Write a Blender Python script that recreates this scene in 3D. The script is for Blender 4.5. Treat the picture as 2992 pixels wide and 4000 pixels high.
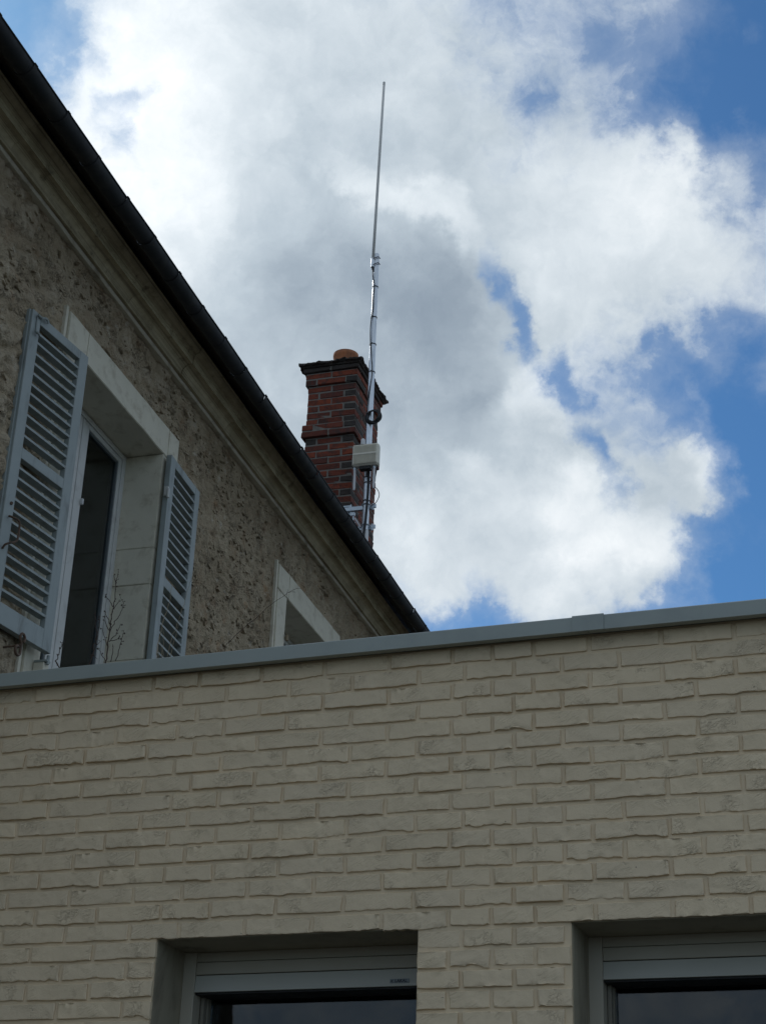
import bpy, bmesh, math, random
import numpy as np
from mathutils import Vector, Matrix

random.seed(7)
for _o in list(bpy.data.objects):
    bpy.data.objects.remove(_o)
SC = bpy.context.scene
COL = SC.collection
R = math.radians

# ------------------------------------------------------------------ camera
PITCH, ROLL = R(26.20872502), R(2.08904286)
cp, sp, cr, sr = math.cos(PITCH), math.sin(PITCH), math.cos(ROLL), math.sin(ROLL)
fwd = Vector((0, cp, sp)); up0 = Vector((0, -sp, cp)); rt0 = Vector((1, 0, 0))
rt = rt0 * cr + up0 * sr
up = up0 * cr - rt0 * sr
cam = bpy.data.cameras.new("camera")
camo = bpy.data.objects.new("camera", cam); COL.objects.link(camo)
m = Matrix((rt, up, -fwd)).transposed().to_4x4()
m.translation = Vector((0, 0, 1.6))
camo.matrix_world = m
cam.sensor_fit = 'HORIZONTAL'; cam.sensor_width = 36.0; cam.lens = 36.0 * 6562.33 / 2992.0
cam.clip_start = 0.05; cam.clip_end = 2000
SC.camera = camo

# ------------------------------------------------------------------ exposure
SC.view_settings.view_transform = 'Standard'
SC.view_settings.look = 'None'
SC.view_settings.exposure = 0.0
SC.view_settings.gamma = 1.0
SC.view_settings.use_curve_mapping = False

# ------------------------------------------------------------------ world: clear sky with broken cloud
SUN_EL, SUN_AZ = R(39), R(-32)          # azimuth from +Y, clockwise positive
SKY_STRENGTH = 0.10
SKY_TINT = (0.36, 0.66, 0.90)        # deeper blue: clear air after rain
W = bpy.data.worlds.new("World"); SC.world = W; W.use_nodes = True
wt = W.node_tree; wt.nodes.clear()


class NG:
    """tiny node helper"""
    def __init__(s, tree): s.t = tree
    def n(s, typ, **kw):
        nd = s.t.nodes.new(typ)
        for k, v in kw.items(): setattr(nd, k, v)
        return nd
    def put(s, sock, v):
        if hasattr(v, 'is_output') or isinstance(v, bpy.types.NodeSocket): s.t.links.new(v, sock)
        else: sock.default_value = v
    def math(s, op, a, b=0.0, c=0.0, clamp=False):
        nd = s.n('ShaderNodeMath', operation=op, use_clamp=clamp)
        s.put(nd.inputs[0], a); s.put(nd.inputs[1], b)
        if len(nd.inputs) > 2: s.put(nd.inputs[2], c)
        return nd.outputs[0]
    def vm(s, op, a, b=(0, 0, 0), out=0, scale=None):
        nd = s.n('ShaderNodeVectorMath', operation=op)
        s.put(nd.inputs[0], a)
        if op not in ('LENGTH', 'NORMALIZE', 'SCALE'): s.put(nd.inputs[1], b)
        if scale is not None: s.put(nd.inputs['Scale'], scale)
        return nd.outputs['Value'] if op in ('LENGTH', 'DOT_PRODUCT', 'DISTANCE') else nd.outputs[0]
    def noise(s, vec, scale, detail=6, rough=0.55, dist=0.0, dims='3D', col=False):
        nd = s.n('ShaderNodeTexNoise', noise_dimensions=dims)
        if vec is not None: s.put(nd.inputs['Vector'], vec)
        s.put(nd.inputs['Scale'], scale); nd.inputs['Detail'].default_value = detail
        nd.inputs['Roughness'].default_value = rough; nd.inputs['Distortion'].default_value = dist
        return nd.outputs['Color'] if col else nd.outputs[0]
    def voronoi(s, vec, scale, feature='F1', out='Distance', rand=1.0):
        nd = s.n('ShaderNodeTexVoronoi', feature=feature)
        s.put(nd.inputs['Vector'], vec); nd.inputs['Scale'].default_value = scale
        nd.inputs['Randomness'].default_value = rand
        return nd.outputs[out]
    def map(s, v, a, b, c=0.0, d=1.0, smooth=True):
        nd = s.n('ShaderNodeMapRange', interpolation_type='SMOOTHSTEP' if smooth else 'LINEAR')
        s.put(nd.inputs[0], v)
        for i, x in enumerate((a, b, c, d)): s.put(nd.inputs[i + 1], x)
        return nd.outputs[0]
    def mix(s, f, a, b, blend='MIX'):
        nd = s.n('ShaderNodeMix', data_type='RGBA', blend_type=blend)
        s.put(nd.inputs[0], f)
        for sk, v in ((nd.inputs[6], a), (nd.inputs[7], b)):
            s.put(sk, v if isinstance(v, bpy.types.NodeSocket) else (tuple(v) + (1.0,))[:4])
        return nd.outputs[2]


g = NG(wt)
tc = g.n('ShaderNodeTexCoord')
D = g.vm('NORMALIZE', tc.outputs['Generated'])
nish = g.n('ShaderNodeTexSky', sky_type='NISHITA')
nish.sun_disc = False; nish.sun_elevation = SUN_EL; nish.sun_rotation = SUN_AZ
nish.air_density = 1.0; nish.dust_density = 0.6; nish.ozone_density = 2.2
# stereographic sky coordinates round a fixed sky direction (az 0, el 36)
EL0 = R(36)
E1 = (1, 0, 0); E2 = (0, -math.sin(EL0), math.cos(EL0)); E3 = (0, math.cos(EL0), math.sin(EL0))
den = g.math('MAXIMUM', g.math('ADD', g.vm('DOT_PRODUCT', D, E3), 1.0), 0.05)
cu = g.math('DIVIDE', g.vm('DOT_PRODUCT', D, E1), den)
cv = g.math('DIVIDE', g.vm('DOT_PRODUCT', D, E2), den)
cx = g.n('ShaderNodeCombineXYZ'); g.put(cx.inputs[0], cu); g.put(cx.inputs[1], cv)
UV0 = cx.outputs[0]
w1 = g.vm('SCALE', g.vm('SUBTRACT', g.noise(D, 6.0, 4, 0.5, col=True), (0.5, 0.5, 0.5)), scale=0.075)
w2 = g.vm('SCALE', g.vm('SUBTRACT', g.noise(D, 21.0, 6, 0.62, col=True), (0.5, 0.5, 0.5)), scale=0.032)
UV = g.vm('ADD', UV0, g.vm('ADD', w1, w2))
DW = g.vm('ADD', D, g.vm('SCALE', w2, scale=1.2))


def blobs(base, lst):
    acc = base
    for (bu, bv, ru, rv, ang, wgt, soft) in lst:
        mp = g.n('ShaderNodeMapping', vector_type='TEXTURE')
        g.put(mp.inputs['Vector'], UV)
        mp.inputs['Location'].default_value = (bu, bv, 0)
        mp.inputs['Rotation'].default_value = (0, 0, ang)
        mp.inputs['Scale'].default_value = (ru, rv, 1)
        sep = g.n('ShaderNodeSeparateXYZ'); g.put(sep.inputs[0], mp.outputs[0])
        q = g.n('ShaderNodeCombineXYZ'); g.put(q.inputs[0], sep.outputs[0]); g.put(q.inputs[1], sep.outputs[1])
        ln = g.vm('LENGTH', q.outputs[0])
        acc = g.math('ADD', acc, g.map(ln, 1.0 + soft, 1.0 - soft, 0.0, wgt))
    return acc


COVER = [(0.10873, 0.0632, 0.03182, 0.04454, 0.0219, -0.806, 0.52), (0.0965, 0.04006, 0.00908, 0.00778, -0.6699, -0.186, 0.72), (0.11179, -0.04553, 0.0245, 0.01656, 0.2221, -0.744, 0.52), (0.12202, -0.08318, 0.03118, 0.0345, 0.0581, -0.9299999999999999, 0.47), (0.0821, -0.04144, 0.00942, 0.00538, 0.0437, -0.31, 0.72), (0.10164, -0.1036, 0.01485, 0.01215, 0.0583, -0.558, 0.62), (0.09022, -0.09183, 0.00814, 0.00814, 0.0537, -0.31, 0.72), (0.09528, -0.05995, 0.01007, 0.01142, 0.0486, 0.744, 0.52), (0.08488, -0.06731, 0.00947, 0.00947, 0.0485, 0.341, 0.62), (0.10565, -0.10268, 0.00296, 0.00942, 0.3208, 0.46499999999999997, 0.82), (0.09321, 0.04892, 0.00285, 0.00712, -0.1479, 0.341, 0.92), (0.09909, 0.02331, 0.00913, 0.00522, -0.5792, 0.31, 0.82), (-0.10973, 0.05051, 0.01543, 0.01543, 0.047, -0.713, 0.92), (-0.08907, 0.04509, 0.01043, 0.01043, 0.0438, -0.248, 0.95), (-0.10209, 0.03941, 0.01038, 0.00779, 0.0441, -0.248, 0.92), (0.04177, -0.02269, 0.00653, 0.01835, 0.4222, -0.682, 0.72), (0.04842, -0.0333, 0.00408, 0.00681, 0.2142, -0.248, 0.72), (0.06143, -0.0478, 0.00544, 0.00789, 0.3044, -0.527, 0.72), (0.06676, -0.0723, 0.00574, 0.01093, 0.4828, -0.496, 0.72), (0.05984, -0.11626, 0.04551, 0.00662, 0.1552, -0.589, 0.72), (0.01819, -0.11607, 0.01114, 0.00557, 0.0407, -0.31, 0.82), (0.03608, -0.11113, 0.00416, 0.00555, -0.3046, -0.186, 0.82), (0.08267, -0.10467, 0.00818, 0.00546, 0.0542, -0.155, 0.92), (0.03863, 0.0383, 0.00798, 0.00665, 0.0325, -0.31, 0.92), (0.07108, 0.04831, 0.00589, 0.00917, 0.0286, -0.248, 0.92), (0.08628, 0.03718, 0.01567, 0.0098, -0.6687, -0.46499999999999997, 0.92), (0.06792, 0.03663, 0.00923, 0.00593, 0.0307, -0.279, 0.92), (0.0559, 0.05934, 0.00917, 0.00786, 0.0285, -0.186, 0.92), (0.09348, 0.02834, 0.00783, 0.00653, -0.4928, -0.248, 0.92), (-0.07063, 0.02846, 0.00596, 0.00371, 0.0398, -0.372, 0.95), (-0.07585, 0.01977, 0.00451, 0.00796, 0.039, -0.341, 0.95), (-0.09693, 0.03192, 0.01306, 0.00784, 0.0423, -0.341, 0.92), (-0.06165, 0.05773, 0.00656, 0.00394, 0.0423, -0.31, 0.95), (-0.03352, -0.0173, 0.07622, 0.07077, 0.035, 0.46499999999999997, 0.52), (0.01585, -0.05651, 0.04549, 0.04962, 0.0382, 0.372, 0.52), (0.03228, -0.08629, 0.04565, 0.02352, 0.0421, 0.372, 0.62), (0.06671, -0.00826, 0.02415, 0.0255, 0.0375, 0.31, 0.62), (0.05438, 0.01922, 0.0307, 0.02269, 0.0338, 0.217, 0.62), (0.08771, -0.00213, 0.02121, 0.01989, 0.0369, 0.341, 0.62), (0.05714, -0.08657, 0.02336, 0.01512, 0.0466, 0.31, 0.62), (-0.03497, 0.04217, 0.05724, 0.02929, 0.0383, 0.248, 0.62)]
SHADE = [(0.01414, -0.04832, 0.05916, 0.06054, -0.3986, 0.21, 0.85), (-0.01401, -0.03019, 0.0452, 0.03287, 0.0354, 0.15, 0.8), (0.01969, -0.04948, 0.04126, 0.04126, 0.0384, 0.09, 0.85), (0.02567, -0.02874, 0.0164, 0.02733, 0.5614, 0.09, 0.7), (0.01429, -0.0183, 0.0191, 0.01092, -0.1378, 0.05, 0.6), (-0.08513, 0.02463, 0.03954, 0.02636, 0.5638, -0.1, 0.8), (-0.05757, 0.04514, 0.03304, 0.01983, 0.3897, -0.08, 0.8), (-0.07026, -0.00516, 0.02012, 0.01877, 0.0356, -0.1, 0.8), (0.01067, 0.00376, 0.02032, 0.00461, -0.4005, -0.2, 0.7), (0.01386, 0.02441, 0.04838, 0.02285, 0.0349, 0.05, 0.8), (0.06282, -0.03545, 0.0122, 0.02304, 0.0411, -0.14, 0.7), (0.05004, -0.05239, 0.00957, 0.00957, 0.0419, -0.2, 0.7), (0.0963, -0.05443, 0.0067, 0.00737, 0.0477, -0.16, 0.7), (0.02437, -0.09634, 0.03885, 0.01526, 0.1285, -0.14, 0.7), (0.06263, -0.08632, 0.01783, 0.01097, 0.0476, -0.2, 0.7), (0.02342, -0.07279, 0.01106, 0.00484, -0.3091, -0.14, 0.8), (0.04221, -0.06097, 0.00824, 0.00824, 0.0417, -0.12, 0.8), (0.06717, 0.00644, 0.02936, 0.02402, 0.0353, -0.08, 0.8), (0.07818, -0.06901, 0.0163, 0.01494, 0.0477, 0.08, 0.7), (0.08574, -0.01289, 0.02664, 0.01598, 0.0389, -0.04, 0.8), (0.03283, 0.02112, 0.01878, 0.01342, 0.0343, 0.05, 0.8)]
f1 = g.noise(DW, 8.0, 8, 0.55, 0.2)
f2 = g.noise(DW, 30.0, 9, 0.66, 0.3)
cov = g.math('ADD', 0.58, g.math('MULTIPLY', g.math('SUBTRACT', f1, 0.5), 1.0))
cov = g.math('ADD', cov, g.math('MULTIPLY', g.math('SUBTRACT', f2, 0.5), 0.85))
cov = blobs(cov, COVER)
alpha = g.math('MAXIMUM', g.map(cov, 0.10, 1.0), g.math('MULTIPLY', g.map(cov, -0.30, 0.75), 0.32))
f3 = g.noise(DW, 6.5, 6, 0.5, 0.2)
f4 = g.noise(DW, 22.0, 8, 0.60, 0.2)
shd = g.math('ADD', 0.30, g.math('MULTIPLY', g.math('SUBTRACT', f3, 0.5), 0.40))
shd = g.math('ADD', shd, g.math('MULTIPLY', g.math('SUBTRACT', f4, 0.5), 0.50))
# thin edges of the cloud glow white where they are lit through
shd = blobs(shd, SHADE)
ramp = g.n('ShaderNodeValToRGB')
el = ramp.color_ramp.elements
el[0].position = 0.0; el[0].color = (1.00, 1.03, 1.05, 1)
el[1].position = 1.0; el[1].color = (0.200, 0.255, 0.325, 1)
for pos, c in ((0.25, (0.70, 0.765, 0.815, 1)), (0.5, (0.475, 0.55, 0.615, 1)), (0.75, (0.30, 0.365, 0.435, 1))):
    e_ = el.new(pos); e_.color = c
g.put(ramp.inputs[0], shd)
CL = 1.0 / SKY_STRENGTH
# cloud scatters forward: brighter round the veiled sun
SD = (math.sin(SUN_AZ) * math.cos(SUN_EL), math.cos(SUN_AZ) * math.cos(SUN_EL), math.sin(SUN_EL))
cang = g.math('ARCCOSINE', g.vm('DOT_PRODUCT', D, SD))
glow = g.math('EXPONENT', g.math('MULTIPLY', g.math('POWER', g.math('DIVIDE', cang, R(33)), 2.0), -1.0))
cloud = g.vm('SCALE', ramp.outputs[0], scale=g.math('MULTIPLY', g.math('ADD', 0.96, g.math('MULTIPLY', glow, 0.24)), CL))
skycol = g.mix(alpha, g.vm('MULTIPLY', nish.outputs[0], SKY_TINT), cloud)
bg = g.n('ShaderNodeBackground'); g.put(bg.inputs[0], skycol); bg.inputs[1].default_value = SKY_STRENGTH
wo = g.n('ShaderNodeOutputWorld'); wt.links.new(bg.outputs[0], wo.inputs[0])
W.cycles.sampling_method = 'MANUAL'; W.cycles.sample_map_resolution = 512

# ------------------------------------------------------------------ sun (veiled by the cloud)
sl = bpy.data.lights.new("sun", 'SUN'); sl.energy = 1.3; sl.angle = R(10); sl.color = (1.0, 0.95, 0.88)
so = bpy.data.objects.new("sun", sl); COL.objects.link(so)
sdir = Vector((math.sin(SUN_AZ) * math.cos(SUN_EL), math.cos(SUN_AZ) * math.cos(SUN_EL), math.sin(SUN_EL)))
so.rotation_euler = sdir.to_track_quat('Z', 'Y').to_euler()
so.location = (0, 0, 30)


# ------------------------------------------------------------------ helpers
def empty(name, loc=(0, 0, 0), rz=0.0, parent=None):
    o = bpy.data.objects.new(name, None); COL.objects.link(o)
    o.location = loc; o.rotation_euler = (0, 0, rz); o.empty_display_size = 0.1
    if parent: o.parent = parent
    return o


def thing(o, label, cat, group=None):
    o['label'] = label; o['category'] = cat
    if group: o['group'] = group
    return o


def link(name, me, mat=None, parent=None, loc=(0, 0, 0), rot=(0, 0, 0), scale=(1, 1, 1)):
    if mat is not None and not me.materials: me.materials.append(mat)
    o = bpy.data.objects.new(name, me); COL.objects.link(o)
    o.location = loc; o.rotation_euler = rot; o.scale = scale
    if parent: o.parent = parent
    return o


def mesh(name, v, f, smooth=False):
    me = bpy.data.meshes.new(name); me.from_pydata([tuple(p) for p in v], [], f)
    me.validate(); me.update()
    if smooth:
        me.shade_smooth()
    return me


class MB:
    """collects boxes, tubes, sweeps into one mesh"""
    def __init__(s): s.v = []; s.f = []
    def add(s, v, f):
        b = len(s.v); s.v += [tuple(p) for p in v]; s.f += [tuple(i + b for i in q) for q in f]
        return s
    def box(s, x0, x1, y0, y1, z0, z1, bev=0.0):
        if bev <= 0:
            v = [(x, y, z) for x in (x0, x1) for y in (y0, y1) for z in (z0, z1)]
            f = [(0, 1, 3, 2), (4, 6, 7, 5), (0, 4, 5, 1), (2, 3, 7, 6), (0, 2, 6, 4), (1, 5, 7, 3)]
            return s.add(v, f)
        bm = bmesh.new()
        bmesh.ops.create_cube(bm, size=1.0)
        for p in bm.verts:
            p.co = Vector(((x0 + x1) / 2 + p.co.x * (x1 - x0), (y0 + y1) / 2 + p.co.y * (y1 - y0), (z0 + z1) / 2 + p.co.z * (z1 - z0)))
        bmesh.ops.bevel(bm, geom=bm.edges[:] + bm.verts[:], offset=bev, segments=1, affect='EDGES', profile=0.5)
        bm.verts.index_update()
        s.add([p.co[:] for p in bm.verts], [tuple(q.index for q in fc.verts) for fc in bm.faces])
        bm.free(); return s
    def prism(s, prof, x0, x1, axis='x'):
        """closed (y,z) profile swept along x"""
        n = len(prof)
        v = [(x0, y, z) for y, z in prof] + [(x1, y, z) for y, z in prof]
        f = [(i, (i + 1) % n, n + (i + 1) % n, n + i) for i in range(n)]
        f += [tuple(range(n - 1, -1, -1)), tuple(range(n, 2 * n))]
        return s.add(v, f)
    def tube(s, pts, r, n=8, cap=True):
        pts = [Vector(p) for p in pts]
        rr = r if isinstance(r, (list, tuple)) else [r] * len(pts)
        v = []; f = []
        prev = None
        for i, p in enumerate(pts):
            t = (pts[min(i + 1, len(pts) - 1)] - pts[max(i - 1, 0)]).normalized()
            if prev is None:
                a = Vector((0, 0, 1)) if abs(t.z) < 0.9 else Vector((1, 0, 0))
                prev = t.cross(a).normalized()
            nx = (prev - t * prev.dot(t)).normalized(); ny = t.cross(nx); prev = nx
            for k in range(n):
                an = 2 * math.pi * k / n
                v.append(p + (nx * math.cos(an) + ny * math.sin(an)) * rr[i])
        for i in range(len(pts) - 1):
            for k in range(n):
                a = i * n + k; b = i * n + (k + 1) % n
                f.append((a, b, b + n, a + n))
        if cap:
            f.append(tuple(range(n - 1, -1, -1))); f.append(tuple((len(pts) - 1) * n + k for k in range(n)))
        return s.add(v, f)
    def lathe(s, prof, c=(0, 0, 0), n=24):
        v = []; f = []
        for r, z in prof:
            for k in range(n):
                an = 2 * math.pi * k / n
                v.append((c[0] + r * math.cos(an), c[1] + r * math.sin(an), c[2] + z))
        for i in range(len(prof) - 1):
            for k in range(n):
                a = i * n + k; b = i * n + (k + 1) % n
                f.append((a, b, b + n, a + n))
        return s.add(v, f)
    def build(s, name, mat, parent=None, smooth=False, angle=None, loc=(0, 0, 0), rot=(0, 0, 0)):
        me = mesh(name, s.v, s.f, smooth)
        bm = bmesh.new(); bm.from_mesh(me); bmesh.ops.recalc_face_normals(bm, faces=bm.faces)
        if angle is not None:
            for fc in bm.faces: fc.smooth = True
            for e in bm.edges:
                if len(e.link_faces) == 2 and e.calc_face_angle(0) > R(angle): e.smooth = False
        bm.to_mesh(me); bm.free()
        return link(name, me, mat, parent, loc, rot)


def smooth_path(pts, k=4):
    """Catmull-Rom through pts"""
    P = [Vector(p) for p in pts]; out = []
    for i in range(len(P) - 1):
        a = P[max(i - 1, 0)]; b = P[i]; c = P[i + 1]; d = P[min(i + 2, len(P) - 1)]
        for j in range(k):
            t = j / k
            out.append(0.5 * ((2 * b) + (c - a) * t + (2 * a - 5 * b + 4 * c - d) * t * t + (3 * b - a - 3 * c + d) * t ** 3))
    out.append(P[-1]); return out


def _hash(ix, iy, seed):
    h = (ix.astype(np.int64) * 374761393 + iy.astype(np.int64) * 668265263 + seed * 974634777) & 0xffffffff
    h = ((h ^ (h >> 13)) * 1274126177) & 0xffffffff
    h = (h ^ (h >> 16)) & 0xffffffff
    return h / 4294967295.0


def vnoise(x, y, seed=0):
    x = np.asarray(x, float); y = np.asarray(y, float)
    ix = np.floor(x); iy = np.floor(y); fx = x - ix; fy = y - iy
    ux = fx * fx * fx * (fx * (fx * 6 - 15) + 10); uy = fy * fy * fy * (fy * (fy * 6 - 15) + 10)
    a = _hash(ix, iy, seed); b = _hash(ix + 1, iy, seed); c = _hash(ix, iy + 1, seed); d = _hash(ix + 1, iy + 1, seed)
    return (a + (b - a) * ux) * (1 - uy) + (c + (d - c) * ux) * uy


def fbm(x, y, seed=0, oct=4, rough=0.5):
    t = 0; a = 1.0; s = 0
    for i in range(oct):
        t = t + a * vnoise(x * 2 ** i, y * 2 ** i, seed + 17 * i); s += a; a *= rough
    return t / s - 0.5


# ------------------------------------------------------------------ materials
def mat(name, fn):
    m_ = bpy.data.materials.new(name); m_.use_nodes = True
    t = m_.node_tree; t.nodes.clear(); q = NG(t)
    out = q.n('ShaderNodeOutputMaterial'); b = q.n('ShaderNodeBsdfPrincipled')
    t.links.new(b.outputs[0], out.inputs[0])
    fn(q, b, out); return m_


def coords(q, kind='Object', rand=False, scale=(1, 1, 1)):
    c = q.n('ShaderNodeTexCoord').outputs[kind]
    if scale != (1, 1, 1): c = q.vm('MULTIPLY', c, scale)
    if rand:
        oi = q.n('ShaderNodeObjectInfo')
        sc_ = q.vm('SCALE', (37.3, 51.7, 23.9), scale=oi.outputs['Random'])
        c = q.vm('ADD', c, sc_)
    return c


def bump(q, b, h, strength=0.5, dist=0.002):
    nd = q.n('ShaderNodeBump'); q.put(nd.inputs['Height'], h)
    nd.inputs['Strength'].default_value = strength; nd.inputs['Distance'].default_value = dist
    q.t.links.new(nd.outputs[0], b.inputs['Normal'])


def m_paint_brick(mortar):
    def fn(q, b, out):
        p = coords(q, 'Object', rand=not mortar)
        # slanting drag marks and small folds in the clay, under the paint
        rot = q.n('ShaderNodeMapping'); q.put(rot.inputs['Vector'], p); rot.inputs['Rotation'].default_value = (0, R(32), 0)
        pr = rot.outputs[0]
        drag = q.noise(q.vm('MULTIPLY', q.vm('ADD', pr, q.vm('SCALE', q.noise(p, 30.0, 2, 0.5, col=True), scale=0.012)), (38, 38, 190)), 1.0, 4, 0.6)
        dmask = q.map(q.noise(p, 11.0, 2, 0.5), 0.42, 0.62)
        mid = q.noise(p, 75.0, 4, 0.6)
        grain = q.noise(p, 380.0, 3, 0.6)
        pits = q.map(q.voronoi(p, 42.0), 0.045, 0.085, 1.0, 0.0)
        pm = q.map(q.noise(p, 14.0, 1, 0.5), 0.62, 0.66)
        pit = q.math('MULTIPLY', pits, pm)
        cw = q.vm('ADD', q.vm('MULTIPLY', pr, (34, 34, 105)), q.vm('SCALE', q.noise(p, 34.0, 3, 0.55, col=True), scale=3.4))
        cn = q.noise(cw, 1.0, 3, 0.5)
        cre = q.math('MULTIPLY', q.map(q.math('ABSOLUTE', q.math('SUBTRACT', cn, 0.5)), 0.0, 0.07, 1.0, 0.0), q.map(q.noise(p, 10.0, 2, 0.5), 0.52, 0.68))
        h = q.math('ADD', q.math('MULTIPLY', mid, 0.35), q.math('MULTIPLY', grain, 0.16))
        if not mortar: h = q.math('SUBTRACT', h, q.math('MULTIPLY', cre, 0.38))
        h = q.math('ADD', h, q.math('MULTIPLY', q.math('MULTIPLY', drag, dmask), 0.0 if mortar else 1.0))
        h = q.math('SUBTRACT', h, q.math('MULTIPLY', pit, 0.7))
        bump(q, b, h, 1.0, 0.0040 if not mortar else 0.0042)
        base = (0.748, 0.610, 0.417) if not mortar else (0.698, 0.566, 0.388)
        tone = q.noise(p, 5.0, 3, 0.5)
        c = q.mix(q.map(tone, 0.3, 0.75), tuple(x * 0.92 for x in base), tuple(x * 1.05 for x in base))
        if not mortar:
            rnd = q.n('ShaderNodeObjectInfo').outputs['Random']
            c = q.mix(q.map(rnd, 0.0, 1.0, 0.0, 1.0, smooth=False), c, (0.700, 0.575, 0.402))
        c = q.mix(q.math('MULTIPLY', pit, 0.7), c, (0.12, 0.105, 0.085))
        q.put(b.inputs['Base Color'], c); b.inputs['Roughness'].default_value = 0.82
        b.inputs['Specular IOR Level'].default_value = 0.25
    return fn


M = {}
M['brick'] = mat('painted_brick', m_paint_brick(False))
M['mortar'] = mat('painted_mortar', m_paint_brick(True))


def m_plain(col, rough=0.5, var=0.12, nscale=8.0, bscale=60.0, bdist=0.0006, metal=0.0, dirt=None, dirt_amt=0.4, dirt_scale=5.0, spec=0.5, rand=False, streak=None):
    def fn(q, b, out):
        p = coords(q, 'Object', rand=rand)
        n = q.noise(p, nscale, 5, 0.6)
        c = q.mix(n, tuple(x * (1 - var) for x in col), tuple(x * (1 + var) for x in col))
        if dirt is not None:
            dn = q.noise(p if streak is None else q.vm('MULTIPLY', p, streak), dirt_scale, 6, 0.65, 0.3)
            c = q.mix(q.math('MULTIPLY', q.map(dn, 0.48, 0.72), dirt_amt), c, dirt)
        q.put(b.inputs['Base Color'], c)
        q.put(b.inputs['Roughness'], q.map(q.noise(p, nscale * 2.3, 4, 0.6), 0.2, 0.8, max(rough - 0.08, 0.02), min(rough + 0.1, 1.0)))
        b.inputs['Metallic'].default_value = metal
        b.inputs['Specular IOR Level'].default_value = spec
        if bdist > 0:
            bump(q, b, q.noise(p, bscale, 5, 0.6), 0.6, bdist)
    return fn


M['coping'] = mat('coping_aluminium', m_plain((0.315, 0.350, 0.325), 0.45, 0.05, 2.0, 500, 0.00008, dirt=(0.17, 0.20, 0.20), dirt_amt=0.35, dirt_scale=3.0))
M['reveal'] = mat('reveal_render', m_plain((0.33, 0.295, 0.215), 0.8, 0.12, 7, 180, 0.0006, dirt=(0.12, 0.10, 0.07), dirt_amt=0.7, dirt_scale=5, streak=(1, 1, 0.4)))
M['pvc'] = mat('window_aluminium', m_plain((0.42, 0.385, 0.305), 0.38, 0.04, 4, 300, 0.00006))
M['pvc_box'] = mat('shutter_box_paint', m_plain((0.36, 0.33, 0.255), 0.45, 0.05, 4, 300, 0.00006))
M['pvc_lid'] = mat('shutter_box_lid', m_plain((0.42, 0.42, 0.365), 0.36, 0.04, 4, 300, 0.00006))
M['pvc_dim'] = mat('window_aluminium_shaded', m_plain((0.21, 0.19, 0.15), 0.45, 0.06, 4, 300, 0.00006))  # darker copy of the window aluminium, recess shade put into its colour
M['gasket'] = mat('gasket_rubber', m_plain((0.012, 0.013, 0.013), 0.6, 0.1, 6, 300, 0.0))
M['sticker'] = mat('sticker_film', m_plain((0.20, 0.23, 0.235), 0.4, 0.03, 6, 300, 0.0))
M['ink'] = mat('printed_ink', m_plain((0.012, 0.014, 0.022), 0.5, 0.05, 6, 300, 0.0))
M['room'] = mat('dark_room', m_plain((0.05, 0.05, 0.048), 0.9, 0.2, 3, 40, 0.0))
M['asphalt'] = mat('courtyard_gravel', m_plain((0.075, 0.070, 0.060), 0.9, 0.3, 3.0, 90, 0.01))
M['roofing'] = mat('roof_felt', m_plain((0.09, 0.09, 0.088), 0.9, 0.2, 4, 120, 0.003))
M['slate'] = mat('roof_slate', m_plain((0.05, 0.052, 0.058), 0.6, 0.25, 6, 60, 0.003))
M['shutter'] = mat('shutter_paint', m_plain((0.285, 0.320, 0.310), 0.55, 0.10, 5, 160, 0.0005, dirt=(0.13, 0.135, 0.125), dirt_amt=0.6, dirt_scale=14, streak=(1, 1, 0.25)))
M['stone'] = mat('limewashed_stone', m_plain((0.62, 0.580, 0.465), 0.85, 0.10, 6, 130, 0.0016, dirt=(0.40, 0.35, 0.255), dirt_amt=0.7, dirt_scale=11))
M['fillet'] = mat('lit_fillet_stone', m_plain((0.50, 0.455, 0.34), 0.88, 0.12, 9, 130, 0.002, dirt=(0.17, 0.14, 0.09), dirt_amt=0.7, dirt_scale=8))  # paler than the cornice: light on its upright face put into the colour
M['sash'] = mat('white_sash_paint', m_plain((0.56, 0.56, 0.53), 0.45, 0.06, 5, 200, 0.0002, dirt=(0.2, 0.2, 0.18), dirt_amt=0.35, dirt_scale=8))
M['sash_dim'] = mat('grey_sash_seal', m_plain((0.10, 0.115, 0.12), 0.5, 0.08, 5, 200, 0.0001))
M['iron'] = mat('rusty_iron', m_plain((0.11, 0.066, 0.042), 0.75, 0.35, 60, 220, 0.0006, dirt=(0.04, 0.032, 0.028), dirt_amt=0.8, dirt_scale=40))
M['eave'] = mat('weathered_eave_wood', m_plain((0.24, 0.185, 0.125), 0.9, 0.2, 6, 100, 0.001, dirt=(0.10, 0.08, 0.06), dirt_amt=0.6, dirt_scale=5))
M['gutter'] = mat('gutter_paint', m_plain((0.022, 0.024, 0.026), 0.7, 0.25, 9, 140, 0.0008, dirt=(0.050, 0.047, 0.040), dirt_amt=0.6, dirt_scale=7, rand=True, spec=0.3))
M['pole'] = mat('galvanised_steel', m_plain((0.66, 0.70, 0.73), 0.37, 0.06, 14, 200, 0.0, metal=0.95, dirt=(0.36, 0.39, 0.42), dirt_amt=0.6, dirt_scale=9, streak=(4, 4, 0.35)))
M['galv'] = mat('galvanised_plate', m_plain((0.50, 0.56, 0.60), 0.38, 0.10, 30, 200, 0.0001, metal=0.7))
M['cable'] = mat('black_cable', m_plain((0.010, 0.010, 0.012), 0.5, 0.1, 10, 100, 0.0))
M['whip'] = mat('fibreglass', m_plain((0.66, 0.65, 0.62), 0.75, 0.04, 6, 200, 0.0, spec=0.15))
M['radio'] = mat('radio_casting', m_plain((0.74, 0.70, 0.58), 0.5, 0.04, 10, 300, 0.00005))
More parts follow.
